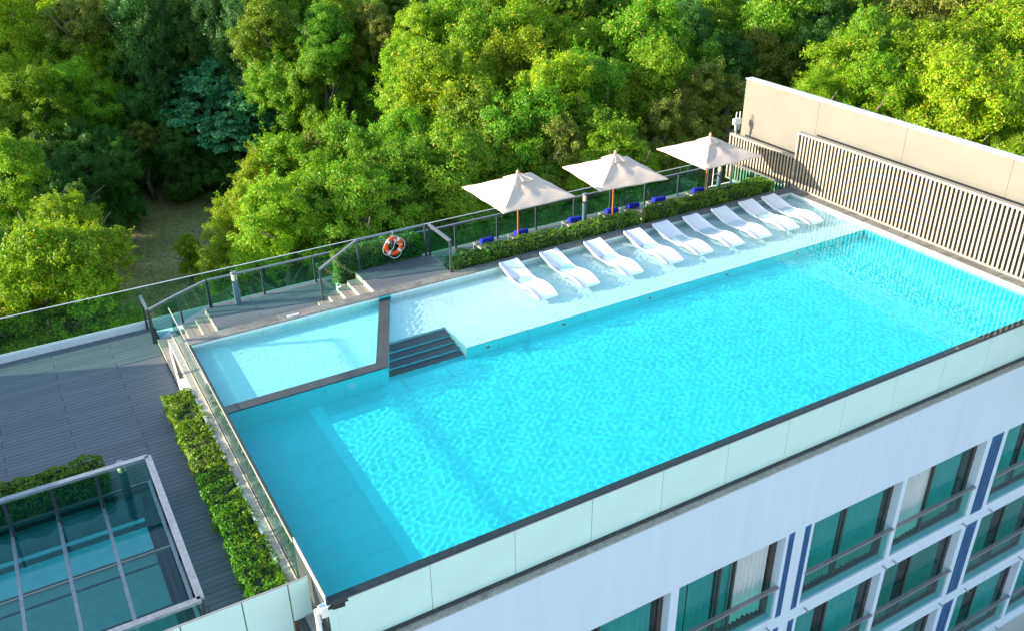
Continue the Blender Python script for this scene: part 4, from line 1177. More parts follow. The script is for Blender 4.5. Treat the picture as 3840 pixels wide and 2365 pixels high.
TREES=[
(-3.1,39.4,-4,1.92,'B',0,'leftmost bright yellow-green tree'),
(-4.4,25.7,-6,2.02,'B',0,'second bright yellow-green tree from the left'),
(-3.0,26.1,-4.5,2.11,'B',0,'third bright yellow-green tree from the left'),
(-1.3,30.7,-4,1.39,'B',0,'fourth bright yellow-green tree from the left'),
(-2.0,25.5,-6,1.9,'B',0,'fifth bright yellow-green tree from the left'),
(-1.0,27.2,-4.5,1.52,'B',0,'sixth bright yellow-green tree from the left'),
(-1.0,25.7,-7,1.18,'B',0,'rightmost bright yellow-green tree'),
(-3.9,29.0,-4.5,1.57,'M',0,'the one mid green tree'),
(5.4,29.2,-6,1.4,'B',1,'leftmost bright yellow-green tree'),
(5.9,28.3,-4,1.4,'B',1,'second bright yellow-green tree from the left'),
(7.9,32.5,-4,1.43,'B',1,'third bright yellow-green tree from the left'),
(6.8,26.3,-4,1.84,'B',1,'fourth bright yellow-green tree from the left'),
(9.4,32.1,-4,1.73,'B',1,'fifth bright yellow-green tree from the left'),
(9.5,28.3,-4,1.72,'B',1,'rightmost bright yellow-green tree'),
(11.2,32.9,-4,1.39,'O',1,'the one pale olive tree'),
(8.7,28.6,-7,1.77,'M',1,'leftmost mid green tree'),
(12.1,30.8,-4,1.84,'M',1,'second mid green tree from the left'),
(10.5,25.3,-4,1.85,'M',1,'third mid green tree from the left'),
(11.3,28.4,-8,1.68,'M',1,'fourth mid green tree from the left'),
(13.0,28.1,-4,1.76,'M',1,'fifth mid green tree from the left'),
(13.3,27.7,-6,1.78,'M',1,'rightmost mid green tree'),
(16.3,33.4,-4,1.59,'M',2,'leftmost mid green tree'),
(16.7,30.1,-7,1.79,'M',2,'second mid green tree from the left'),
(16.3,27.9,-4,2.04,'M',2,'third mid green tree from the left'),
(20.5,32.6,-4,2.43,'M',2,'fourth mid green tree from the left'),
(19.8,29.9,-6,1.95,'M',2,'fifth mid green tree from the left'),
(21.5,30.6,-4,2.11,'M',2,'rightmost mid green tree'),
(20.8,42.2,-2.5,1.87,'B',2,'leftmost bright yellow-green tree'),
(22.4,43.8,-1.0,1.92,'B',2,'second bright yellow-green tree from the left'),
(19.8,35.8,-2.5,2.52,'B',2,'third bright yellow-green tree from the left'),
(25.1,43.6,-1.0,2.6,'B',2,'fourth bright yellow-green tree from the left'),
(24.5,39.9,-2.5,2.63,'B',2,'fifth bright yellow-green tree from the left'),
(24.9,36.0,-2.5,2.49,'B',2,'rightmost bright yellow-green tree'),
(28.2,40.9,-1.0,2.56,'B',3,'leftmost bright yellow-green tree'),
(24.4,30.9,-2.5,2.11,'B',3,'second bright yellow-green tree from the left'),
(30.7,38.7,-2.5,2.56,'B',3,'third bright yellow-green tree from the left'),
(24.0,27.4,-6,1.56,'B',3,'fourth bright yellow-green tree from the left'),
(25.0,25.6,-4,1.72,'B',3,'fifth bright yellow-green tree from the left'),
(29.2,30.6,-4,2.05,'B',3,'rightmost bright yellow-green tree'),
(21.9,28.6,-6,1.71,'M',3,'leftmost mid green tree'),
(33.4,44.2,-1.0,2.61,'M',3,'second mid green tree from the left'),
(25.5,28.7,-4,1.81,'M',3,'third mid green tree from the left'),
(27.6,31.0,-2.5,2.09,'M',3,'rightmost mid green tree'),
(22.8,28.6,-4,1.76,'O',3,'the one pale olive tree'),
(38.4,43.8,-1.0,2.89,'M',4,'leftmost mid green tree'),
(34.0,34.3,-1.0,2.54,'M',4,'second mid green tree from the left'),
(31.7,28.7,-7,1.62,'M',4,'third mid green tree from the left'),
(42.2,38.6,-1.0,2.12,'M',4,'fourth mid green tree from the left'),
(47.9,41.6,-1.0,2.23,'M',4,'rightmost mid green tree'),
(31.0,30.5,-2.5,2.07,'B',4,'leftmost bright yellow-green tree'),
(44.8,35.2,-1.0,2.87,'B',4,'rightmost bright yellow-green tree'),
(29.3,27.2,-4,1.58,'O',4,'leftmost pale olive tree'),
(31.8,28.4,-4,1.48,'O',4,'second pale olive tree from the left'),
(33.3,28.5,-2.5,1.67,'O',4,'third pale olive tree from the left'),
(42.4,33.4,-2.5,2.09,'O',4,'rightmost pale olive tree'),
(38.4,36.8,-1.0,1.93,'D',4,'leftmost dark green tree'),
(39.5,33.8,-2.5,1.84,'D',4,'rightmost dark green tree'),
(50.6,36.9,-1.0,2.49,'D',5,'leftmost dark green tree'),
(45.7,31.4,-2.5,2.19,'D',5,'rightmost dark green tree'),
(44.6,27.6,-1.0,1.78,'M',5,'leftmost mid green tree'),
(54.3,35.5,-1.0,2.24,'M',5,'second mid green tree from the left'),
(58.8,36.7,-1.0,2.37,'M',5,'third mid green tree from the left'),
(42.3,20.5,-4,2.08,'M',5,'fourth mid green tree from the left'),
(63.2,34.9,-1.0,2.69,'M',5,'fifth mid green tree from the left'),
(42.6,14.4,-4,1.97,'M',5,'rightmost mid green tree'),
(38.0,24.5,-2.5,1.45,'B',5,'leftmost bright yellow-green tree'),
(42.3,26.3,-2.5,2.18,'B',5,'second bright yellow-green tree from the left'),
(40.3,22.1,-2.5,2.27,'B',5,'third bright yellow-green tree from the left'),
(48.6,27.5,-2.5,2.65,'B',5,'fourth bright yellow-green tree from the left'),
(47.2,23.3,-2.5,2.77,'B',5,'fifth bright yellow-green tree from the left'),
(41.4,17.5,-2.5,2.43,'B',5,'sixth bright yellow-green tree from the left'),
(51.8,22.8,-2.5,2.93,'B',5,'seventh bright yellow-green tree from the left'),
(47.9,19.0,-4,2.71,'B',5,'rightmost bright yellow-green tree'),
(53.3,29.8,-1.0,2.84,'O',5,'leftmost pale olive tree'),
(55.0,27.0,-1.0,3.13,'O',5,'second pale olive tree from the left'),
(60.1,27.1,-1.0,2.7,'O',5,'rightmost pale olive tree'),
(-1.6,62.7,-5,2.32,'B',6,'leftmost bright yellow-green tree'),
(0.1,69.0,-1.5,2.95,'B',6,'second bright yellow-green tree from the left'),
(0.1,77.2,-5,3.27,'B',6,'third bright yellow-green tree from the left'),
(-0.3,59.0,-5,2.21,'B',6,'fourth bright yellow-green tree from the left'),
(1.4,74.1,-5,2.59,'B',6,'fifth bright yellow-green tree from the left'),
(2.4,68.1,-5,2.42,'B',6,'sixth bright yellow-green tree from the left'),
(2.6,60.5,-5,2.2,'B',6,'seventh bright yellow-green tree from the left'),
(4.5,63.9,-5,2.31,'B',6,'rightmost bright yellow-green tree'),
(4.1,74.7,-1.5,2.6,'O',6,'leftmost pale olive tree'),
(4.1,65.7,-1.5,2.34,'O',6,'second pale olive tree from the left'),
(5.3,66.0,-1.5,2.05,'O',6,'third pale olive tree from the left'),
(6.4,70.1,-5,2.24,'O',6,'fourth pale olive tree from the left'),
(7.3,69.3,-1.5,2.14,'O',6,'fifth pale olive tree from the left'),
(8.6,73.8,-5,2.34,'O',6,'rightmost pale olive tree'),
(-3.7,47.1,-8.3,1.65,'D',7,'leftmost dark green tree'),
(-2.1,59.7,-8.3,2.48,'D',7,'second dark green tree from the left'),
(-2.8,44.7,-8.3,1.59,'D',7,'third dark green tree from the left'),
(-0.7,64.9,-8.3,2.65,'D',7,'fourth dark green tree from the left'),
(-1.8,50.3,-8.3,1.93,'D',7,'fifth dark green tree from the left'),
(-0.8,54.3,-8.3,2.04,'D',7,'sixth dark green tree from the left'),
(-0.5,48.2,-8.3,1.15,'D',7,'seventh dark green tree from the left'),
(-0.0,46.3,-8.3,1.12,'D',7,'eighth dark green tree from the left'),
(0.8,51.4,-8.3,1.96,'D',7,'ninth dark green tree from the left'),
(1.9,55.6,-8.3,2.09,'D',7,'tenth dark green tree from the left'),
(3.5,56.5,-8.3,1.41,'D',7,'eleventh dark green tree from the left'),
(3.4,53.1,-8.3,1.35,'D',7,'twelfth dark green tree from the left'),
(6.2,63.6,-7,2.02,'D',7,'thirteenth dark green tree from the left'),
(7.6,63.0,-2,2.33,'D',7,'fourteenth dark green tree from the left'),
(9.9,71.9,-2,2.6,'D',7,'fifteenth dark green tree from the left'),
(6.9,59.5,-7,1.92,'D',7,'sixteenth dark green tree from the left'),
(10.4,62.9,-2,2.34,'D',7,'seventeenth dark green tree from the left'),
(8.0,56.1,-8.3,1.5,'D',7,'eighteenth dark green tree from the left'),
(12.7,72.6,-2,2.64,'D',7,'nineteenth dark green tree from the left'),
(9.2,59.5,-8.3,1.57,'D',7,'twentieth dark green tree from the left'),
(14.9,56.0,-5,1.59,'D',7,'twenty-first dark green tree from the left'),
(16.9,58.8,-5,1.66,'D',7,'rightmost dark green tree'),
(8.4,66.4,-5,1.78,'V',7,'leftmost dark vine-draped tree'),
(8.1,61.2,-5,1.67,'V',7,'second dark vine-draped tree from the left'),
(10.4,62.8,-5,2.0,'V',7,'third dark vine-draped tree from the left'),
(12.2,69.4,-5,2.18,'V',7,'fourth dark vine-draped tree from the left'),
(15.2,72.4,-2,2.25,'V',7,'fifth dark vine-draped tree from the left'),
(13.4,63.7,-2,2.03,'V',7,'sixth dark vine-draped tree from the left'),
(13.4,60.4,-2,1.94,'V',7,'seventh dark vine-draped tree from the left'),
(14.5,57.8,-2,1.89,'V',7,'rightmost dark vine-draped tree'),
(0.4,60.6,-7,2.22,'M',7,'leftmost mid green tree'),
(2.2,62.4,-7,2.27,'M',7,'second mid green tree from the left'),
(4.5,61.1,-7,1.95,'M',7,'third mid green tree from the left'),
(4.5,60.6,-8.3,1.95,'M',7,'rightmost mid green tree'),
(10.5,61.5,-7,2.19,'L',7,'leftmost broad-leaved bluish green tree'),
(10.7,56.6,-7,2.05,'L',7,'second broad-leaved bluish green tree from the left'),
(13.4,59.1,-5,2.21,'L',7,'third broad-leaved bluish green tree from the left'),
(13.7,60.4,-7,2.26,'L',7,'fourth broad-leaved bluish green tree from the left'),
(12.6,54.0,-7,1.38,'L',7,'fifth broad-leaved bluish green tree from the left'),
(14.2,56.6,-7,1.44,'L',7,'rightmost broad-leaved bluish green tree'),
(16.4,60.0,-1.0,2.0,'M',8,'leftmost mid green tree'),
(15.2,53.1,-1.0,1.82,'M',8,'second mid green tree from the left'),
(18.2,58.9,-1.0,1.99,'M',8,'third mid green tree from the left'),
(19.7,57.6,-1.0,1.97,'M',8,'fourth mid green tree from the left'),
(17.6,50.3,-1.0,1.72,'M',8,'fifth mid green tree from the left'),
(24.1,64.8,-5,2.14,'M',8,'sixth mid green tree from the left'),
(20.0,52.0,-1.0,1.78,'M',8,'seventh mid green tree from the left'),
(22.1,57.6,-8,1.45,'M',8,'eighth mid green tree from the left'),
(22.4,53.9,-1.0,1.85,'M',8,'ninth mid green tree from the left'),
(24.0,59.2,-8,1.49,'M',8,'tenth mid green tree from the left'),
(23.6,55.9,-8,1.77,'M',8,'eleventh mid green tree from the left'),
(26.0,60.4,-8,1.89,'M',8,'twelfth mid green tree from the left'),
(30.9,50.8,-1.0,1.87,'M',8,'thirteenth mid green tree from the left'),
(34.1,54.4,-1.0,1.99,'M',8,'fourteenth mid green tree from the left'),
(36.6,52.8,-1.0,1.75,'M',8,'fifteenth mid green tree from the left'),
(38.0,51.9,-1.0,1.75,'M',8,'sixteenth mid green tree from the left'),
(39.1,49.3,-1.0,1.71,'M',8,'seventeenth mid green tree from the left'),
(41.2,49.8,-1.0,1.75,'M',8,'eighteenth mid green tree from the left'),
(44.2,47.9,-1.0,1.7,'M',8,'nineteenth mid green tree from the left'),
(43.7,45.1,-1.0,1.64,'M',8,'rightmost mid green tree'),
(20.2,69.3,-5,1.96,'O',8,'leftmost pale olive tree'),
(19.1,63.1,-5,1.82,'O',8,'second pale olive tree from the left'),
(21.9,69.4,-8,1.82,'O',8,'third pale olive tree from the left'),
(19.5,59.3,-8,1.17,'O',8,'fourth pale olive tree from the left'),
(23.7,69.4,-8,1.83,'O',8,'fifth pale olive tree from the left'),
(19.8,57.4,-8,1.15,'O',8,'sixth pale olive tree from the left'),
(23.5,59.4,-5,1.95,'O',8,'seventh pale olive tree from the left'),
(21.3,49.9,-1.0,1.69,'O',8,'eighth pale olive tree from the left'),
(24.3,56.7,-5,1.89,'O',8,'ninth pale olive tree from the left'),
(24.3,54.1,-1.0,1.81,'O',8,'rightmost pale olive tree'),
(25.7,53.2,-1.0,1.59,'D',8,'leftmost dark green tree'),
(28.7,56.9,-1.0,1.69,'D',8,'rightmost dark green tree'),
(1.3,82.1,-1,3.02,'M',9,'leftmost mid green tree'),
(15.6,72.8,-1,2.78,'M',9,'second mid green tree from the left'),
(29.6,63.6,-1,2.64,'M',9,'third mid green tree from the left'),
(43.3,54.7,-1,2.61,'M',9,'fourth mid green tree from the left'),
(56.7,46.0,-1,2.67,'M',9,'fifth mid green tree from the left'),
(69.9,37.4,-1,2.83,'M',9,'rightmost mid green tree'),
(4.7,78.3,-1,2.91,'O',9,'leftmost pale olive tree'),
(18.8,69.2,-1,2.7,'O',9,'second pale olive tree from the left'),
(32.5,60.2,-1,2.59,'O',9,'third pale olive tree from the left'),
(45.9,51.5,-1,2.58,'O',9,'fourth pale olive tree from the left'),
(59.1,42.9,-1,2.66,'O',9,'fifth pale olive tree from the left'),
(72.0,34.5,-1,2.83,'O',9,'rightmost pale olive tree'),
(8.5,77.4,-1,2.89,'B',9,'leftmost bright yellow-green tree'),
(22.6,68.2,-1,2.7,'B',9,'second bright yellow-green tree from the left'),
(36.5,59.2,-1,2.61,'B',9,'third bright yellow-green tree from the left'),
(50.0,50.3,-1,2.63,'B',9,'fourth bright yellow-green tree from the left'),
(63.3,41.6,-1,2.74,'B',9,'rightmost bright yellow-green tree'),
(11.8,73.7,-1,2.79,'D',9,'leftmost dark green tree'),
(25.7,64.7,-1,2.63,'D',9,'second dark green tree from the left'),
(39.2,55.8,-1,2.57,'D',9,'third dark green tree from the left'),
(52.5,47.2,-1,2.61,'D',9,'fourth dark green tree from the left'),
(65.6,38.7,-1,2.74,'D',9,'rightmost dark green tree'),
]
TREE_PLACE=["beyond the lower deck's glass fence", 'in the near clump beside the clearing', 'in the clump behind the near parasol', 'behind the middle parasol', 'between far parasol and beige wall', 'behind the beige screen wall', 'in the sunlit top left corner', 'in the dark wood left of the clearing', 'at the far end of the clearing', 'along the top edge of the picture']

# ------------------------------------------------------------------ vegetation
def leaf_mesh(name, P, Nn, size, m, aspect=0.42, tilt=0.7, seed=0, droop=0.25):
    """one mesh of separate leaf blades at points P, facing roughly along Nn"""
    rs = np.random.RandomState(seed)
    n = len(P)
    Nn = Nn + rs.normal(0, tilt, (n, 3))
    Nn /= np.linalg.norm(Nn, axis=1, keepdims=True) + 1e-9
    A = rs.normal(0, 1, (n, 3)); A[:, 2] -= droop
    A -= Nn * np.sum(A * Nn, axis=1, keepdims=True)
    A /= np.linalg.norm(A, axis=1, keepdims=True) + 1e-9
    B = np.cross(Nn, A)
    L = (size * rs.uniform(0.6, 1.35, n))[:, None]
    W = L * aspect * rs.uniform(0.8, 1.2, n)[:, None]
    base = P - A * L * 0.5
    v = np.stack([base, base + A * L * 0.45 + B * W * 0.5 + Nn * L * 0.05, base + A * L, base + A * L * 0.45 - B * W * 0.5 + Nn * L * 0.05], 1).reshape(-1, 3)
    me = bpy.data.meshes.new(name)
    me.vertices.add(4 * n); me.vertices.foreach_set('co', v.astype(np.float32).ravel())
    me.loops.add(4 * n); me.loops.foreach_set('vertex_index', np.arange(4 * n, dtype=np.int32))
    me.polygons.add(n); me.polygons.foreach_set('loop_start', np.arange(0, 4 * n, 4, dtype=np.int32))
    me.update(calc_edges=True)
    me.materials.append(m)
    return me

def unit(n, rs):
    d = rs.normal(0, 1, (n, 3))
    return d / (np.linalg.norm(d, axis=1, keepdims=True) + 1e-9)

def crown_points(seed, clumps, per, shape=(1, 1, 1.0), cr=(0.11, 0.20), lobes=7, up=0.10, flat=0.8, open_=0.0):
    """leaf positions over many small clumps on several overlapping lobes, and outward directions"""
    rs = np.random.RandomState(seed)
    P, N = [], []
    sh = np.array(shape)
    lob = []
    for k in range(lobes):
        a = k * 2.399 + rs.uniform(-0.4, 0.4); h = rs.uniform(-0.75, 0.75)
        q = math.sqrt(max(0.05, 1 - h * h)) * rs.uniform(0.35, 0.75)
        lob.append((np.array([q * math.cos(a), q * math.sin(a), h * 0.85]), rs.uniform(0.34, 0.58) * (1.0 - 0.25 * max(0, h))))
    lob.append((np.array([rs.uniform(-0.15, 0.15), rs.uniform(-0.15, 0.15), 0.62]), 0.42))
    tot = sum(l[1] ** 2 for l in lob)
    for c0, R in lob:
        n = max(6, int(clumps * R * R / tot))
        d = unit(n * 2, rs); d = d[d[:, 2] > -0.8][:n]
        ctr = c0 + d * (R * rs.uniform(0.72, 1.12, len(d)))[:, None]
        for i in range(len(d)):
            # leave out clumps buried deep in another lobe
            if any(np.linalg.norm(ctr[i] - c1) < 0.62 * R1 for c1, R1 in lob if c1 is not c0): continue
            r = rs.uniform(*cr)
            k = max(10, int(per * (r / np.mean(cr)) ** 2 * rs.uniform(0.7, 1.3)))
            e = unit(int(k * 1.7), rs)
            e = e[e[:, 2] > -0.45 + 0.25 * rs.normal(size=len(e))][:k]
            rr = r * rs.uniform(0.35, 1.25, len(e))
            P.append((ctr[i] + e * rr[:, None] * np.array([1, 1, flat])) * sh)
            N.append(e * 0.65 + d[i] * 0.4 + np.array([0, 0, up]))
            if rs.uniform() < 0.30:                       # a spray reaching out of the outline
                m = int(per * 0.35); t = rs.uniform(0, 1, m)[:, None]
                dirn = d[i] + np.array([0, 0, 0.35]) + rs.normal(0, 0.25, 3); dirn /= np.linalg.norm(dirn)
                P.append((ctr[i] + dirn * t * r * 2.3 + rs.normal(0, 0.035, (m, 3))) * sh)
                N.append(np.tile(dirn * 0.5 + np.array([0, 0, 0.5]), (m, 1)))
    return np.concatenate(P), np.concatenate(N)

CROWN = {}
def add_crown(key, kind, seed, clumps, per, size, **kw):
    asp = kw.pop('aspect', 0.42); tl = kw.pop('tilt', 0.55); dr = kw.pop('droop', 0.35)
    P, N = crown_points(seed, clumps, per, **kw)
    CROWN.setdefault(kind, []).append(leaf_mesh('crown', P, N, size, M['leaf_' + kind], asp, tl, seed, dr))
for s in range(4):
    add_crown('B%d' % s, 'B', 11 + s, 230, 240, 0.055)
for s in range(4):
    add_crown('M%d' % s, 'M', 31 + s, 230, 230, 0.056)
for s in range(2):
    add_crown('O%d' % s, 'O', 51 + s, 190, 190, 0.054, cr=(0.10, 0.17))
for s in range(2):
    add_crown('D%d' % s, 'D', 71 + s, 220, 220, 0.058)
add_crown('V0', 'V', 81, 230, 220, 0.056, shape=(0.75, 0.75, 1.7), droop=1.2)
add_crown('L0', 'L', 91, 150, 110, 0.095, shape=(1.15, 1.15, 0.8), aspect=0.85, up=0.9, tilt=0.4, flat=0.5)

def trunk_mesh(seed, limbs=6):
    """unit tree skeleton: trunk from z 0 to 1 with limbs into the crown zone (z .55 to 1.15)"""
    r = random.Random(seed); mb = MB()
    pts = []; x = y = 0
    for i in range(8):
        z = i / 7
        pts.append((x, y, z)); x += r.uniform(-0.022, 0.022); y += r.uniform(-0.022, 0.022)
    mb.tube(pts, [0.022 * (1 - 0.75 * i / 7) for i in range(8)], 8)
    for k in range(limbs):
        i = r.randint(3, 6); a = k * 2.4 + r.uniform(-0.5, 0.5)
        p = Vector(pts[i]); ln = r.uniform(0.12, 0.2)
        q = [p]
        dirv = Vector((math.cos(a), math.sin(a), r.uniform(0.5, 1.3))).normalized()
        for j in range(4):
            dirv = (dirv + Vector((r.uniform(-0.25, 0.25), r.uniform(-0.25, 0.25), 0.12))).normalized()
            q.append(q[-1] + dirv * ln / 4 * 1.5)
        mb.tube(q, [0.010, 0.0085, 0.006, 0.004, 0.002], 6)
    return mb.mesh('trunk', M['bark'], True)
TRUNK = [trunk_mesh(100 + k, 7) for k in range(4)]

tr_ = random.Random(3)
GROUPS = ['trees beyond the lower deck fence', 'near clump of trees', 'clump behind the near parasol', 'trees behind the middle parasol', 'trees towards the beige wall', 'trees behind the beige wall', 'sunlit corner trees', 'dark wood', 'trees past the clearing', 'farthest trees']
def tree(x, y, zc, r, kind, label, group, skirt=False):
    t = empty('tree', (x, y, GZ), tr_.uniform(0, 6.28)); tag(t, label, 'tree', group)
    h = zc - GZ
    crowns = CROWN[kind]
    me = crowns[tr_.randrange(len(crowns))]
    rr = (1.12 if (x < 8 and y > 24) or kind == 'D' else 1.28) * r
    zs, hc = rr * tr_.uniform(0.98, 1.22), h - 0.15 * r
    if kind == 'V': zs *= 1.1
    link('crown', me, t, (0, 0, hc), (0, 0, tr_.uniform(0, 6.28)), (rr * tr_.uniform(0.92, 1.12), rr * tr_.uniform(0.92, 1.12), zs))
    if skirt:                                     # leafy down towards the ground
        zl = (hc - 0.75 * zs) / 2 * 1.1
        if zl > 0.8:
            low = CROWN[{'B': 'M', 'O': 'M', 'V': 'D', 'L': 'D'}.get(kind, kind)]
            n = 1 if zl < 1.6 * rr else 2
            for k in range(n):
                link('lower_crown', low[tr_.randrange(len(low))], t, (tr_.uniform(-0.5, 0.5), tr_.uniform(-0.5, 0.5), zl / n * (2 * k + 1) + 0.2), (0, 0, tr_.uniform(0, 6.28)), (rr * 0.95, rr * 0.95, max(zl / n, 0.8) * 1.15))
    link('trunk', TRUNK[tr_.randrange(4)], t, (0, 0, 0), (0, 0, tr_.uniform(0, 6.28)), (10.0, 10.0, h + 0.35 * r))
    return t
for (x, y, zc, r, kind, pi, lab) in TREES:
    tree(x, y, zc, r, kind, lab + ' ' + TREE_PLACE[pi], GROUPS[pi], pi >= 6)
# small trees standing in the clearing and at its edge
tree(5.3, 42.4, -11.2, 0.95, 'B', 'small bright young tree standing alone in the clearing', None)
tree(5.96, 57.7, -8.3, 1.25, 'O', 'slender pale-stemmed sapling at the dark edge of the clearing', None)
tree(2.8, 60.6, -8.3, 1.9, 'M', 'slim mid green tree at the edge of the dark wood', None)
# tall trees added out of view in the west to shade the wood
for i, (x, y, zc, r) in enumerate(((-12, 80, 1, 4.5), (-24, 74, 2, 5.0))):
    tree(x, y, zc, r, 'D', '%s of two unseen shade trees added west of the wood' % ['nearer', 'farther'][i], 'added western shade trees')

for i, (x, y, zc, r) in enumerate(((-7.5, 24, -6.5, 2.2), (-8.5, 30, -6.5, 2.4), (-7.0, 37, -7, 2.3), (-8.0, 45, -7, 2.6), (-6.5, 53, -7, 2.6), (-8.5, 62, -6, 2.8))):
    tree(x, y, zc, r, 'MD'[i % 2], '%s tree of the row just outside the left picture edge' % ['nearest', 'second', 'third', 'fourth', 'fifth', 'farthest'][i], 'trees left of the picture', True)
pg = empty('added_shadow_frame', (-9.5, 8, -1.3)); tag(pg, 'unseen steel frame added west of the lower deck to cast a shadow line', 'added_shadow_frame')  # unseen frame added only for the shadow line across the pool floor
MB().box((-0.03, -6.0, 4.64), (0.03, 6.0, 4.69)).build('beam', M['rail_metal'], pg)
for yy in (-5.9, 5.9): MB().box((-0.05, yy - 0.05, -4.0), (0.05, yy + 0.05, 4.64)).build('post', M['rail_metal'], pg)
# giant-leaved plant at the edge of the clearing
gl = empty('giant_leaf_plant', (14.7, 75.2, GZ)); tag(gl, 'plant with huge upright paddle leaves at the clearing edge', 'plant')
for k in range(10):
    a = k * 2.399; lean = 0.25 + 0.07 * k; ln = 2.6 - 0.10 * k
    mb = MB(); n = 7; vs = []
    for i in range(n + 1):
        f = i / n; th = lean * (0.35 + 0.65 * f)
        cx, cz = ln * f * math.sin(th), ln * f * math.cos(th) + 0.3
        w = 0.0 if f < 0.3 else 0.42 * math.sin(math.pi * min(1, (f - 0.3) / 0.7) ** 0.8) + 0.02
        for sgn in (-1, 0, 1):
            yy = sgn * max(w, 0.03); zz = cz + (0.10 * abs(sgn) * w)
            vs.append((cx * math.cos(a) - yy * math.sin(a), cx * math.sin(a) + yy * math.cos(a), zz))
    fs = []
    for i in range(n):
        for j in range(2): fs.append((i * 3 + j, i * 3 + j + 1, (i + 1) * 3 + j + 1, (i + 1) * 3 + j))
    mb.add(vs, fs).build('leaf', M['leaf_giant'], gl, smooth=True)

# undergrowth: leafy mass covering the forest floor round the clearing
def in_clearing(x, y):
    # the open grass runs away from the terrace as a bent band
    pts = [(2.0, 38.0, 3.6), (4.2, 45.0, 4.2), (6.3, 52.0, 3.6), (9.5, 58.0, 3.2), (15.0, 65.5, 3.2), (20.0, 69.5, 4.5), (25.0, 71.0, 4.5)]
    for i in range(len(pts) - 1):
        (ax, ay, ra), (bx, by, rb) = pts[i], pts[i + 1]
        t = max(0, min(1, ((x - ax) * (bx - ax) + (y - ay) * (by - ay)) / ((bx - ax) ** 2 + (by - ay) ** 2)))
        if math.hypot(x - ax - t * (bx - ax), y - ay - t * (by - ay)) < ra + t * (rb - ra): return True
    return False
def undergrowth():
    rs = np.random.RandomState(17)
    P, N = [], []
    c = 0
    while c < 900:
        a = rs.uniform(math.radians(-9), math.radians(66)); D = math.sqrt(rs.uniform(27 ** 2, 108 ** 2))
        x, y = -2.9 + D * math.sin(a), -11.6 + D * math.cos(a)
        if y < 15.5 or in_clearing(x, y) or (-6 < x - 0.15 * (y - 30) < 5 and 30 < y < 47) or (8 < x < 26 and 56 < y < 68): continue
        c += 1
        h = rs.uniform(1.2, 5.0); r = rs.uniform(0.9, 2.2)
        k = int(230)
        e = unit(k, rs); e[:, 2] = np.abs(e[:, 2])
        P.append(np.array([x, y, GZ + 0.2]) + e * np.array([r, r, h]) * rs.uniform(0.5, 1.0, k)[:, None]); N.append(e + np.array([0, 0, 0.4]))
    P = np.concatenate(P); N = np.concatenate(N)
    me = leaf_mesh('undergrowth', P, N, 0.26, M['leaf_D'], 0.5, 0.5, 5)
    o = link('undergrowth', me); tag(o, 'dark leafy undergrowth covering the forest floor', 'undergrowth', kind='stuff')
undergrowth()
def litter():
    rs = np.random.RandomState(23); P = []
    while len(P) < 5200:
        x, y = rs.uniform(-3, 31), rs.uniform(34, 77)
        if in_clearing(x, y): P.append((x, y, GZ + 0.03))
    P = np.array(P); N = np.tile([0, 0, 1.0], (len(P), 1))
    me = leaf_mesh('fallen_leaves', P, N, 0.16, mat('dry_leaf', (0.26, 0.19, 0.10), 0.9, var=0.3, vscale=0.3), 0.5, 0.25, 9, 0)
    tag(link('fallen_leaves', me), 'dry fallen leaves scattered over the clearing', 'leaves', kind='stuff')
    P = []
    while len(P) < 26000:
        x, y = rs.uniform(-3, 31), rs.uniform(34, 77)
        if in_clearing(x, y) and noise.noise(Vector((x * 0.25, y * 0.25, 3))) > rs.uniform(-0.9, 0.2): P.append((x, y, GZ + 0.05))
    P = np.array(P); N = np.tile([0, 0, 0.3], (len(P), 1))
    me = leaf_mesh('grass', P, N, 0.22, mat('grass', (0.32, 0.33, 0.09), 0.9, var=0.4, vscale=0.2), 0.14, 1.0, 10, -1.5)
    tag(link('grass', me), 'short dry grass of the clearing', 'grass', kind='stuff')
litter()

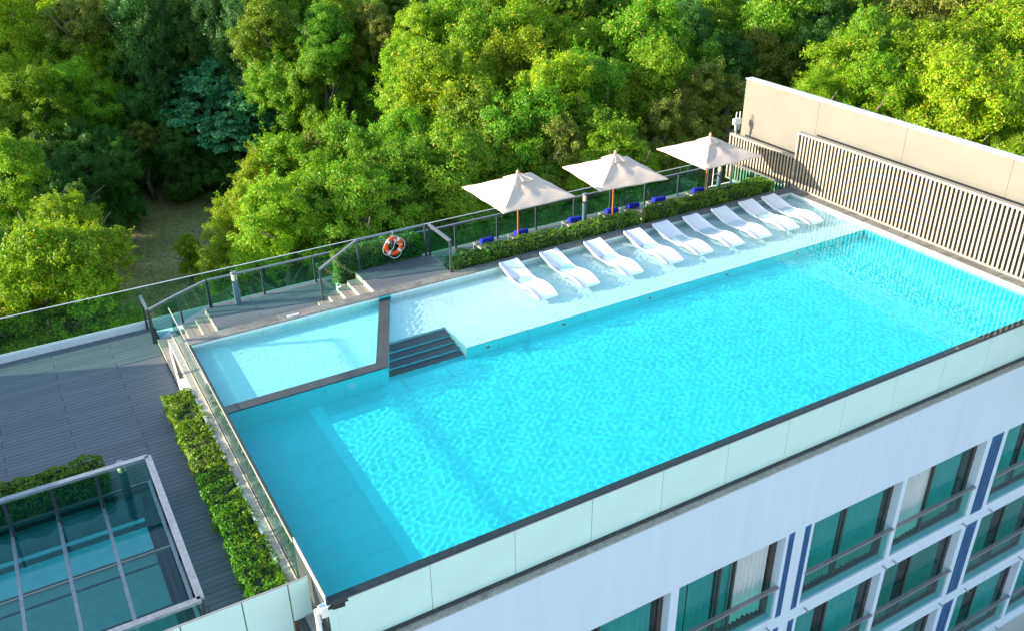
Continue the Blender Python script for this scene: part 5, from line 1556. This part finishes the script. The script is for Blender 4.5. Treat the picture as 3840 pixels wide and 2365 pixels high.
# clipped hedges
def hedge(name_label, x0, x1, y0, y1, z0, z1, sunny, group, seed, leaf=0.062, density=900, trail=0.0):
    t = empty('hedge', ((x0 + x1) / 2, (y0 + y1) / 2, z0)); tag(t, name_label, 'hedge', group)
    rs = np.random.RandomState(seed)
    lx, ly, lz = x1 - x0, y1 - y0, z1 - z0
    faces = [(lx * ly * 1.2, 'z'), (lx * lz, 'y0'), (lx * lz, 'y1'), (ly * lz, 'x0'), (ly * lz, 'x1')]
    P, N = [], []
    for ar, k in faces:
        n = int(ar * density)
        u, v = rs.uniform(0, 1, n), rs.uniform(0, 1, n)
        dpt = np.abs(rs.normal(0, 0.05, n)) - 0.02
        if k == 'z': p = np.stack([u * lx, v * ly, lz - dpt], 1); nn = (0, 0, 1)
        elif k == 'y0': p = np.stack([u * lx, dpt, v * lz], 1); nn = (0, -1, 0.35)
        elif k == 'y1': p = np.stack([u * lx, ly - dpt, v * lz], 1); nn = (0, 1, 0.35)
        elif k == 'x0': p = np.stack([dpt, u * ly, v * lz], 1); nn = (-1, 0, 0.35)
        else: p = np.stack([lx - dpt, u * ly, v * lz], 1); nn = (1, 0, 0.35)
        P.append(p); N.append(np.tile(nn, (n, 1)).astype(float))
    P = np.concatenate(P); N = np.concatenate(N)
    c = np.array([lx / 2, ly / 2, lz / 2])
    # rounded edges and uneven, lumpy clipping
    q = (P - c) / c
    over = np.sqrt(np.clip(np.abs(q[:, 1]) ** 6 + np.abs(q[:, 2]) ** 6, 0, None)) ** (1 / 3)
    s = np.where(over > 1, 1 / over, 1.0)
    P[:, 1] = c[1] + (P[:, 1] - c[1]) * s; P[:, 2] = c[2] + (P[:, 2] - c[2]) * s
    ex = np.clip((0.12 - np.minimum(P[:, 0], lx - P[:, 0])) / 0.12, 0, 1)
    P[:, 2] -= ex * 0.06 * (P[:, 2] / lz)
    W = np.array([[noise.noise(Vector((p[0] * 2.1 + seed, p[1] * 2.6, p[2] * 2.6))), noise.noise(Vector((p[0] * 5.5, p[1] * 5.5 + seed, p[2] * 5.5)))] for p in P])
    nn = N / np.linalg.norm(N, axis=1, keepdims=True)
    P += nn * (W[:, :1] * 0.15 + W[:, 1:] * 0.07 - 0.02)
    keep = (W[:, 1] > -0.42)
    P, N = P[keep], N[keep]
    P[:, :2] -= c[:2]
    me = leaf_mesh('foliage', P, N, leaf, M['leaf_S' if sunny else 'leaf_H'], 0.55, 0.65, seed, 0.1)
    link('foliage', me, t)
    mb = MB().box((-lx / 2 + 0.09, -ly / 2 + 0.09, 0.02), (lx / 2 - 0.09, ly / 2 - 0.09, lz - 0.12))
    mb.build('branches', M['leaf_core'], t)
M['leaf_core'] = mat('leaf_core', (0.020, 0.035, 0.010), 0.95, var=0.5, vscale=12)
g = 'hedges along the far coping'
hedge('clipped hedge beside the glass end of the landing', 7.66, 9.0, 10.24, 10.92, -0.6, 0.40, False, g, 1)
hedge('clipped hedge in front of the parasol closest to the landing', 8.98, 11.62, 10.24, 10.93, -0.6, 0.47, False, g, 2)
hedge('clipped hedge between the first hedge gap and the grey lounger', 11.76, 14.66, 10.24, 10.93, -0.6, 0.45, False, g, 3)
hedge('clipped hedge in front of the parasol closest to the screen', 15.10, 17.86, 10.24, 10.93, -0.6, 0.46, False, g, 4)
hedge('clipped hedge ending at the low slatted screen', 17.80, 20.45, 10.24, 10.95, -0.6, 0.52, False, g, 5)
hedge('clipped hedge behind the life ring on the landing', 4.62, 7.42, 11.72, 12.36, -0.3, 0.74, False, None, 6)
MB_pl = empty('hedge_planter', (6.0, 12.0, -0.6)); tag(MB_pl, 'white planter under the hedge behind the landing', 'planter')
MB().box((-1.30, -0.26, 0.0), (1.40, 0.28, 0.36)).build('box', M['white_paint'], MB_pl)
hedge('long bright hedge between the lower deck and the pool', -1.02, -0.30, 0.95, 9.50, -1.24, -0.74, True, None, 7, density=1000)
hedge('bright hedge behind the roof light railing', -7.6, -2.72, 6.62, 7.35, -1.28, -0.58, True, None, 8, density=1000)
